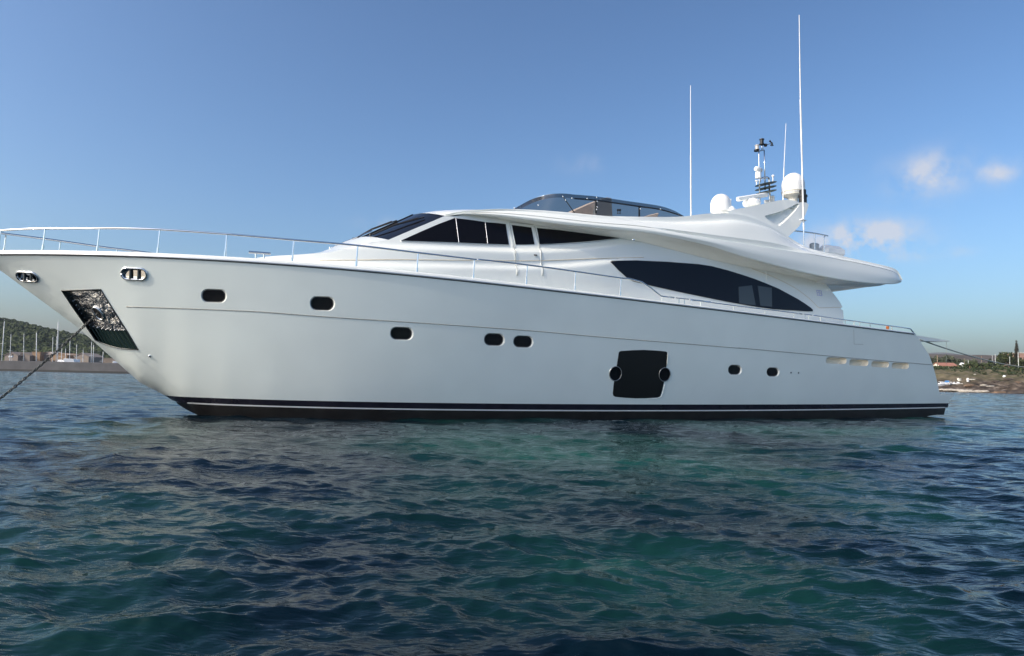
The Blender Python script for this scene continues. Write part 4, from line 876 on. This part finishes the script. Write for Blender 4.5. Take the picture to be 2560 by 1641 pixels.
for px_, nm in ((24, "left white globe lamp before the first gabled house"), (30, "right white globe lamp before the first gabled house")):
    p = at(px_, 893, 240); t = empty("globe_lamp", (p[0], 240, 1.5)); tag(t, nm, "lamp", "globe lamps on the marina"); MB().tube([(0, 0, 0), (0, 0, p[2] - 1.5)], .05, 6).build("post", ALU, t, 180); MB().lathe([(.08, -.35), (.3, -.2), (.36, 0), (.28, .22), (.06, .35)], (0, 0, p[2] - 1.5 + .1), n=12).build("globe", WB, t, 60)

# ================================================================== RIGHT SHORE
def shore_y(x): return np.interp(x, [60, 100, 118, 126, 134, 200, 400], [235, 212, 198, 190, 178, 150, 120])
def land_h(x, y):
    d = y - shore_y(x) + fbm(x, y, 26, 21, 4) * 2.2
    h = np.interp(d, [-30, -3, 0, 1.5, 6, 14, 30, 48, 62, 110, 150, 330, 520, 800], [-8, -1.2, -.05, .5, .8, 2.0, 4.6, 6.9, 7.4, 8.6, 10, 24, 26, 10])
    rough = np.clip(d / 8, 0, 1) * np.clip(1.3 - d / 60, .25, 1)
    return h + (fbm(x, y, 9, 31, 5) * .75 + np.abs(fbm(x, y, 5, 33, 4)) * .9) * rough
sm_ = bpy.data.materials.new("rocky_shore"); sm_.use_nodes = True; n_, l_ = sm_.node_tree.nodes, sm_.node_tree.links; p = n_["Principled BSDF"]; p.inputs["Roughness"].default_value = .95; p.inputs["Specular IOR Level"].default_value = .15
geo = n_.new("ShaderNodeNewGeometry"); sep = n_.new("ShaderNodeSeparateXYZ"); l_.new(geo.outputs["Position"], sep.inputs[0])
def nz(s_, d_):
    q = n_.new("ShaderNodeTexNoise"); q.inputs["Scale"].default_value = s_; q.inputs["Detail"].default_value = d_; l_.new(geo.outputs["Position"], q.inputs["Vector"]); return q.outputs["Fac"]
def ramp(fac, els):
    r_ = n_.new("ShaderNodeValToRGB"); 
    while len(r_.color_ramp.elements) < len(els): r_.color_ramp.elements.new(.5)
    for e_, (po, co) in zip(r_.color_ramp.elements, els): e_.position = po; e_.color = (*co, 1)
    l_.new(fac, r_.inputs[0]); return r_.outputs[0]
rock = ramp(nz(.55, 8), [(.3, (.020, .016, .013)), (.48, (.065, .050, .038)), (.62, (.12, .095, .075)), (.76, (.32, .28, .23))])
grass = ramp(nz(.35, 7), [(.3, (.05, .05, .024)), (.5, (.10, .088, .05)), (.7, (.17, .14, .095))])
far_c = ramp(nz(.05, 6), [(.35, (.07, .058, .048)), (.65, (.12, .098, .08))])
ad = n_.new("ShaderNodeMath"); ad.operation = 'MULTIPLY_ADD'; l_.new(nz(.2, 5), ad.inputs[0]); ad.inputs[1].default_value = 5.; l_.new(sep.outputs["Z"], ad.inputs[2])
mr = n_.new("ShaderNodeMapRange"); mr.inputs[1].default_value = 4.8; mr.inputs[2].default_value = 7.2; l_.new(ad.outputs[0], mr.inputs[0])
mx = n_.new("ShaderNodeMix"); mx.data_type = 'RGBA'; l_.new(mr.outputs[0], mx.inputs["Factor"]); l_.new(rock, mx.inputs["A"]); l_.new(grass, mx.inputs["B"])
mr2 = n_.new("ShaderNodeMapRange"); mr2.inputs[1].default_value = 12; mr2.inputs[2].default_value = 15; l_.new(sep.outputs["Z"], mr2.inputs[0])
mx2 = n_.new("ShaderNodeMix"); mx2.data_type = 'RGBA'; l_.new(mr2.outputs[0], mx2.inputs["Factor"]); l_.new(mx.outputs["Result"], mx2.inputs["A"]); l_.new(far_c, mx2.inputs["B"]); l_.new(mx2.outputs["Result"], p.inputs["Base Color"])
terrain("rocky_shore", 60, 260, 135, 330, 260, 250, land_h, sm_)
terrain("upland", 40, 520, 329, 900, 90, 60, land_h, sm_)
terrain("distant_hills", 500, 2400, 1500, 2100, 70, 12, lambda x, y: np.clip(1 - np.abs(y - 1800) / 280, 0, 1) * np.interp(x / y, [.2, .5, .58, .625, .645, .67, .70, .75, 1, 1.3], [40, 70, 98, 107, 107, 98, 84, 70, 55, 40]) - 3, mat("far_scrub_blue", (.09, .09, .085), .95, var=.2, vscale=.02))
def ground(px, Y):
    d = ray(px, 900); x = d[0] / d[1] * Y; return np.array([x, Y, float(land_h(np.array([x]), np.array([Y]))[0])])
def hgt(px, py, Y, g): return at(px, py, Y)[2] - g[2]
# olive trees behind the stern, palms, bushes
ol = [(2328, 890, 20), (2338, 891, 17), (2349, 889, 20), (2358, 891, 18), (2368, 889, 19), (2378, 891, 18), (2387, 893, 15), (2397, 896, 14), (2409, 898, 14), (2422, 899, 16), (2436, 899, 14)]
for i, (px, py, w) in enumerate(ol):
    Y = 282 + (i % 3) * 5; g = ground(px, Y); h = hgt(px, py, Y, g); ww = w / FOC * Y * 1.25
    tree("olive_tree", g, max(2.5, h), ww, LEAF_O, ["grey-green olive tree partly hidden by the yacht stern", "grey-green olive tree just right of the stern", "olive tree behind the brown timber pole", "round olive tree above the left end of the red roof", "olive tree above the middle of the red roof", "olive tree above the right end of the red roof",
         "small olive tree left of the white dome", "small olive tree above the white dome", "low olive tree right of the white dome", "low olive tree between the thin poles", "lowest olive tree at the end of the row"][i], n=380, trunk=.22, size=.32, group="olive trees on the rise")
def palm(px, py, Y, label, n=26, lean=0.):
    g = ground(px, Y); h = max(1.6, hgt(px, py, Y, g)); t = empty("palm_tree", tuple(g)); tag(t, label, "palm", "palms along the shore"); rg = np.random.default_rng(int(px * 7)); th = h * .45
    MB().tube([(0, 0, -.5), (.06, 0, th * .5), (lean, 0, th)], [.28, .22, .26], 8).build("trunk", mat("palm_bark", (.13, .075, .05), .9, var=.3), t, 60)
    m = MB()
    for k in range(n):
        a = rg.uniform(0, 6.283); el = rg.uniform(-.25, 1.35); ln = h * rg.uniform(.5, .72); P = [np.array([lean, 0, th])]
        for s_ in range(6): 
            e2 = el - s_ * .26; P.append(P[-1] + ln / 6 * np.array([math.cos(a) * math.cos(e2), math.sin(a) * math.cos(e2), math.sin(e2)]))
        sd = np.array([-math.sin(a), math.cos(a), 0]); wd = [.05, .22, .3, .28, .2, .1, .02]
        m.grid([[P[j] + sd * wd[j] * k_ + np.array([0, 0, -.12 * abs(k_)]) for k_ in (-1, 0, 1)] for j in range(7)])
    m.build("crown", LEAF_G, t, 0)
pls = [(2340, 915, 246), (2352, 917, 242), (2364, 914, 240), (2376, 916, 244), (2389, 914, 240), (2401, 910, 238), (2412, 905, 238), (2424, 903, 236), (2436, 898, 240), (2449, 901, 234), (2461, 900, 238), (2473, 903, 232), (2487, 903, 228), (2500, 906, 224), (2514, 908, 222), (2527, 908, 226), (2536, 911, 216), (2551, 914, 212)]
wh = ["below the left gable of the red roof", "below the red-roofed house", "under the middle of the red roof", "at the right end of the red roof", "below the white dome", "right of the white dome", "below the thin poles", "left of the tall central palms", "tallest, in the middle of the row", "right of the tallest palm", "left of the dark cypress", "below the dark cypress",
      "right of the dark cypress", "below the big round tree", "under the round tree's right side", "below the slim conifer", "left of the white pole's foot", "at the right edge of the picture"]
for i, (px, py, Y) in enumerate(pls): palm(px, py, Y, "green bushy palm " + wh[i])
rg = np.random.default_rng(5); V = MB()
for i in range(260):
    px = rg.uniform(2325, 2640); Y = rg.uniform(222, 262) - (px - 2325) * .1; g = ground(px, Y); s_ = rg.uniform(.5, 1.3); V.join(crown(g + np.array([0, 0, s_ * .3]), np.array([s_, s_, s_ * .7]), 26, s_ * .22, rg, 4))
o = V.build("scrub", LEAF_D, None, 0); o["kind"] = "stuff"; o["label"] = "low dark scrub and undergrowth along the foot of the palms"; o["category"] = "scrub"
g = ground(2517, 262); tree("broadleaf_tree", g, hgt(2517, 874, 262, g), 6.6, LEAF_G, "big round green tree left of the slim conifer on the rise", n=1300, trunk=.15, size=.3)
g = ground(2505, 268); tree("broadleaf_tree", g, hgt(2505, 880, 268, g), 4.6, LEAF_D, "dark bushy tree at the left shoulder of the big round tree", n=700, trunk=.15, size=.28)
g = ground(2532, 270); tree("broadleaf_tree", g, hgt(2532, 882, 270, g), 4.5, LEAF_D, "dark bushy tree at the foot of the slim conifer", n=700, trunk=.15, size=.28)
g = ground(2556, 250); tree("broadleaf_tree", g, hgt(2558, 897, 250, g), 5.5, LEAF_G, "green shrubby tree below the pink house at the right edge", n=700, trunk=.1, size=.28)
# tall whorled conifer and the small cypress
g = ground(2542.5, 265); h = hgt(2542.5, 854, 265, g); t = empty("conifer", tuple(g)); tag(t, "tall slim dark conifer with whorled branches beside the white pole", "tree")
MB().tube([(0, 0, -.4), (0, 0, h * .97)], [.25, .05], 7).build("trunk", BARK, t, 60); m = MB(); rg = np.random.default_rng(2)
for k in range(15):
    zz = h * (.22 + .76 * k / 14); r_ = (.95 if k < 9 else .95 - .12 * (k - 8)) * rg.uniform(.85, 1.1)
    for j in range(9):
        a = j * .7 + k * .4; P = [np.array([0, 0, zz]), np.array([math.cos(a) * r_ * .6, math.sin(a) * r_ * .6, zz - .08]), np.array([math.cos(a) * r_, math.sin(a) * r_, zz + .16])]; sd = np.array([-math.sin(a), math.cos(a), 0]) * .2
        m.grid([[p_ - sd, p_ + np.array([0, 0, .14]), p_ + sd] for p_ in P])
m.join(crown(np.array([0, 0, h * .56]), np.array([.75, .75, h * .44]), 500, .2, rg, 14)); m.build("crown", mat("conifer_leaf", (.035, .03, .018), .9, col2=(.06, .055, .03), vscale=1.), t, 0)
g = ground(2476, 250); h = hgt(2476, 893, 250, g); t = empty("cypress_tree", tuple(g)); tag(t, "small dark pointed cypress rising from the palms", "tree"); MB().tube([(0, 0, -.4), (0, 0, h * .8)], [.12, .04], 6).build("trunk", BARK, t, 60); crown(np.array([0, 0, h * .55]), np.array([.6, .6, h * .5]), 420, .2, np.random.default_rng(4)).build("crown", LEAF_D, t, 0)
def land_hit(px, py, y0=165., y1=262.):
    d = ray(px, py)
    for Y in np.arange(y0, y1, .25):
        p = CC + d * (Y / d[1])
        if p[2] <= float(land_h(np.array([p[0]]), np.array([Y]))[0]): break
    return p
# houses
CREAMW = mat("cream_render", (.7, .66, .56), .9); PINK = mat("pink_render", (.45, .27, .21), .9); ROOFO = mat("orange_tiles", (.33, .145, .10), .85, var=.2, vscale=4, bump=.5, bscale=8)
g = ground(2372, 268); t = house("cottage", 2352, 2394, 916.5, 908.5, 268, CREAMW, "low cream cottage with an orange tiled roof behind the palms", depth=6, gable_front=False, roofm=ROOFO, zb=g[2] - 1, wins=((-.3, 1.6, .8, .9), (.2, 1.6, .8, .9)))
g = ground(2405, 262); t = empty("dome_tent", (at(2405, 908, 262)[0], 262, g[2])); tag(t, "small white domed shelter right of the orange roof", "tent"); hd = hgt(2405, 907, 262, g)
MB().lathe([(.95, 0), (.95, hd - .95)] + [(.95 * math.cos(a), hd - .95 + .95 * math.sin(a)) for a in np.linspace(.15, 1.5, 7)], (0, 0, 0), n=16).build("shell", WB, t, 50); m = MB(); m.box((0, -.95, .6), (.6, .06, 1.2)); m.build("door", DARKW, t, 0)
g = ground(2556, 272); house("villa", 2547, 2600, 884, 879, 272, PINK, "pink villa with white trim cut off by the right edge", depth=9, flat=True, zb=g[2] - 1, roofm=CREAMW, wins=((-.42, 5.2, 1.0, 1.2), (-.2, 5.2, 1.4, 1.4), (-.42, 2.2, 1.0, 1.2)))
# poles
WOOD = mat("timber_pole", (.26, .20, .14), .9, var=.2); PALE = mat("pale_pole", (.5, .52, .5), .6)
for (px, yt, yb, Y, r_, m_, lab) in [(2344, 889, 917, 252, .17, WOOD, "thick brown timber pole before the olive trees"), (2546.5, 881, 919, 235, .13, PALE, "tall pale pole before the slim conifer"), (2524.5, 892, 908, 240, .11, PALE, "short grey pole right of the big round tree"), (2411, 896, 912, 258, .09, WOOD, "thin wooden pole right of the white dome"),
        (2421, 900, 914, 256, .1, PALE, "short pale post beside the thin wooden pole"), (2454, 891, 903, 262, .09, WOOD, "faint pole at the right of the tallest palm"), (2481, 888, 905, 262, .08, PALE, "pale pole right of the cypress"), (2488.5, 886, 907, 258, .12, PALE, "white gatepost-like pole left of the big round tree")]:
    p0 = at(px, yb, Y); p1 = at(px, yt, Y); t = empty("utility_pole", (p0[0], Y, p0[2] - 2)); tag(t, lab, "pole", "poles on the shore"); MB().tube([(0, 0, -1), (0, 0, p1[2] - p0[2] + 2)], [r_, r_ * .8], 8).build("post", m_, t, 60)
    m = MB(); m.box((0, 0, p1[2] - p0[2] + 1.8), (.5, .08, .08)); m.build("crossarm", m_, t, 0)
# beached boats and pieces on the rocks
BLUE = mat("blue_paint", (.06, .20, .45), .4); 
def dry(px, py, Y): return at(px, py, Y)[2]
motorboat(2352, 965, None, 4.6, .2, "white boat with a canopy, half hidden by the yacht stern"); motorboat(2360, 963, None, 2.6, .1, "small bright blue dinghy on the rocks", top=False, hm_=BLUE)
motorboat(2366, 960, None, 3.6, -.4, "white boat with a blue cabin on the rocks", cabm=BLUE); motorboat(2376, 961, None, 3.0, .9, "tall white boat turned bow-on on the rocks"); motorboat(2384, 960, None, 2.4, .5, "small white boat with a dark screen, second from the right"); motorboat(2394, 960, None, 2.4, -.2, "small white boat at the right end of the beached group")
t = empty("stone_hut", tuple(land_hit(2398, 953))); tag(t, "tiny pale stone block hut behind the beached boats", "hut"); m = MB(); m.box((0, 0, .4), (.75, .8, .9), .2, .05); m.build("wall", CREAMW, t, 30); m = MB(); m.box((0, 0, .9), (.9, .95, .08), .2); m.build("roof", TAUPE, t, 0)
t = empty("sunken_wall", tuple(land_hit(2430, 954))); tag(t, "broken whitewashed wall end on the rocks right of the boats", "wall"); m = MB(); m.box((-1.2, 0, .4), (.45, .5, 1.1), 0, .06); m.build("wall_end", WB, t, 30); m = MB(); m.box((0, .4, .55), (2.6, .35, .35), -.1, .08); m.build("coping", CREAMW, t, 30)
ROCKP = mat("pale_rock", (.42, .38, .32), .95, var=.25, vscale=2, bump=.6, bscale=3); ROCKD = mat("brown_rock", (.07, .052, .04), .95, var=.35, vscale=1.5, bump=.8, bscale=3); ROCKO = mat("ochre_rock", (.15, .10, .065), .95, var=.3, vscale=1.5, bump=.8, bscale=3)
def boulder(px, py, Y, wx, wy, wz, m_, lab, z=None):
    rg = np.random.default_rng(int(px * 13 + py)); p = land_hit(px, py); V = []; nr_ = 7; na_ = 12
    G = [[np.array([math.cos(a) * math.cos(e) * wx, math.sin(a) * math.cos(e) * wy, math.sin(e) * wz]) * rg.uniform(.75, 1.2) for a in np.linspace(0, 6.283, na_, endpoint=False)] for e in np.linspace(-1.2, 1.45, nr_)]
    o = MB().grid(G, True).build("boulder", m_, None, 180, loc=tuple(p)); tag(o, lab, "rock", "rocks on the shore"); return o
for a_ in [(2358, 975, 192, 1.6, .9, .35, ROCKP, "pale waterline rock nearest the yacht stern"), (2378, 976, 190, 2.2, 1., .4, ROCKP, "pale waterline rock second from the stern"), (2398, 977, 188, 2.0, 1., .42, ROCKP, "long pale waterline rock in the middle of the ledge"), (2420, 979, 185, 2.6, 1.1, .5, ROCKP, "largest whitest waterline rock of the ledge"), (2444, 980, 182, 2.3, 1., .42, ROCKP, "pale waterline rock right of the whitest one"), (2462, 979, 181, 1.2, .8, .35, ROCKP, "small pale rock ending the pale ledge"),
        (2424, 965, 194, 1.6, .9, .55, ROCKO, "rounded ochre boulder below the whitewashed wall"), (2475, 967, 188, 1.6, .7, .28, ROCKP, "flat pale slab right of the ochre boulder"), (2460, 964, 190, 1.0, .6, .3, ROCKP, "small pale slab above the flat one"), (2508, 970, 182, .8, .6, .45, ROCKD, "brown boulder above the dark cleft"), (2437, 937, 225, .5, .4, .22, ROCKP, "white stone high on the grassy slope"), (2511, 942, 212, .5, .45, .4, WB, "bright white block lying high on the right slope"),
        (2500, 983, 176, 2.4, 1.0, .5, ROCKO, "ochre waterline ledge under the dark cleft"), (2540, 984, 172, 2.6, 1.2, .55, ROCKD, "dark waterline ledge at the right edge"), (2520, 950, 200, 1.4, .8, .5, ROCKD, "brown outcrop below the white block"), (2545, 958, 188, 1.3, .8, .5, ROCKO, "ochre outcrop near the right edge"), (2490, 955, 198, 1.2, .7, .4, ROCKD, "dark outcrop in the middle of the slope")]: boulder(*a_)

# ================================================================== HAZE over the whole bay
hz = bpy.data.materials.new("haze"); hz.use_nodes = True; n_, l_ = hz.node_tree.nodes, hz.node_tree.links; n_.remove(n_["Principled BSDF"])
pv = n_.new("ShaderNodeVolumePrincipled"); pv.inputs["Color"].default_value = (.78, .82, .98, 1); pv.inputs["Density"].default_value = .00010; pv.inputs["Anisotropy"].default_value = .2
l_.new(pv.outputs[0], n_["Material Output"].inputs["Volume"])
o = MB().box((0, 0, 57), (5400, 5400, 146)).build("haze", hz, None, 0); o["kind"] = "stuff"
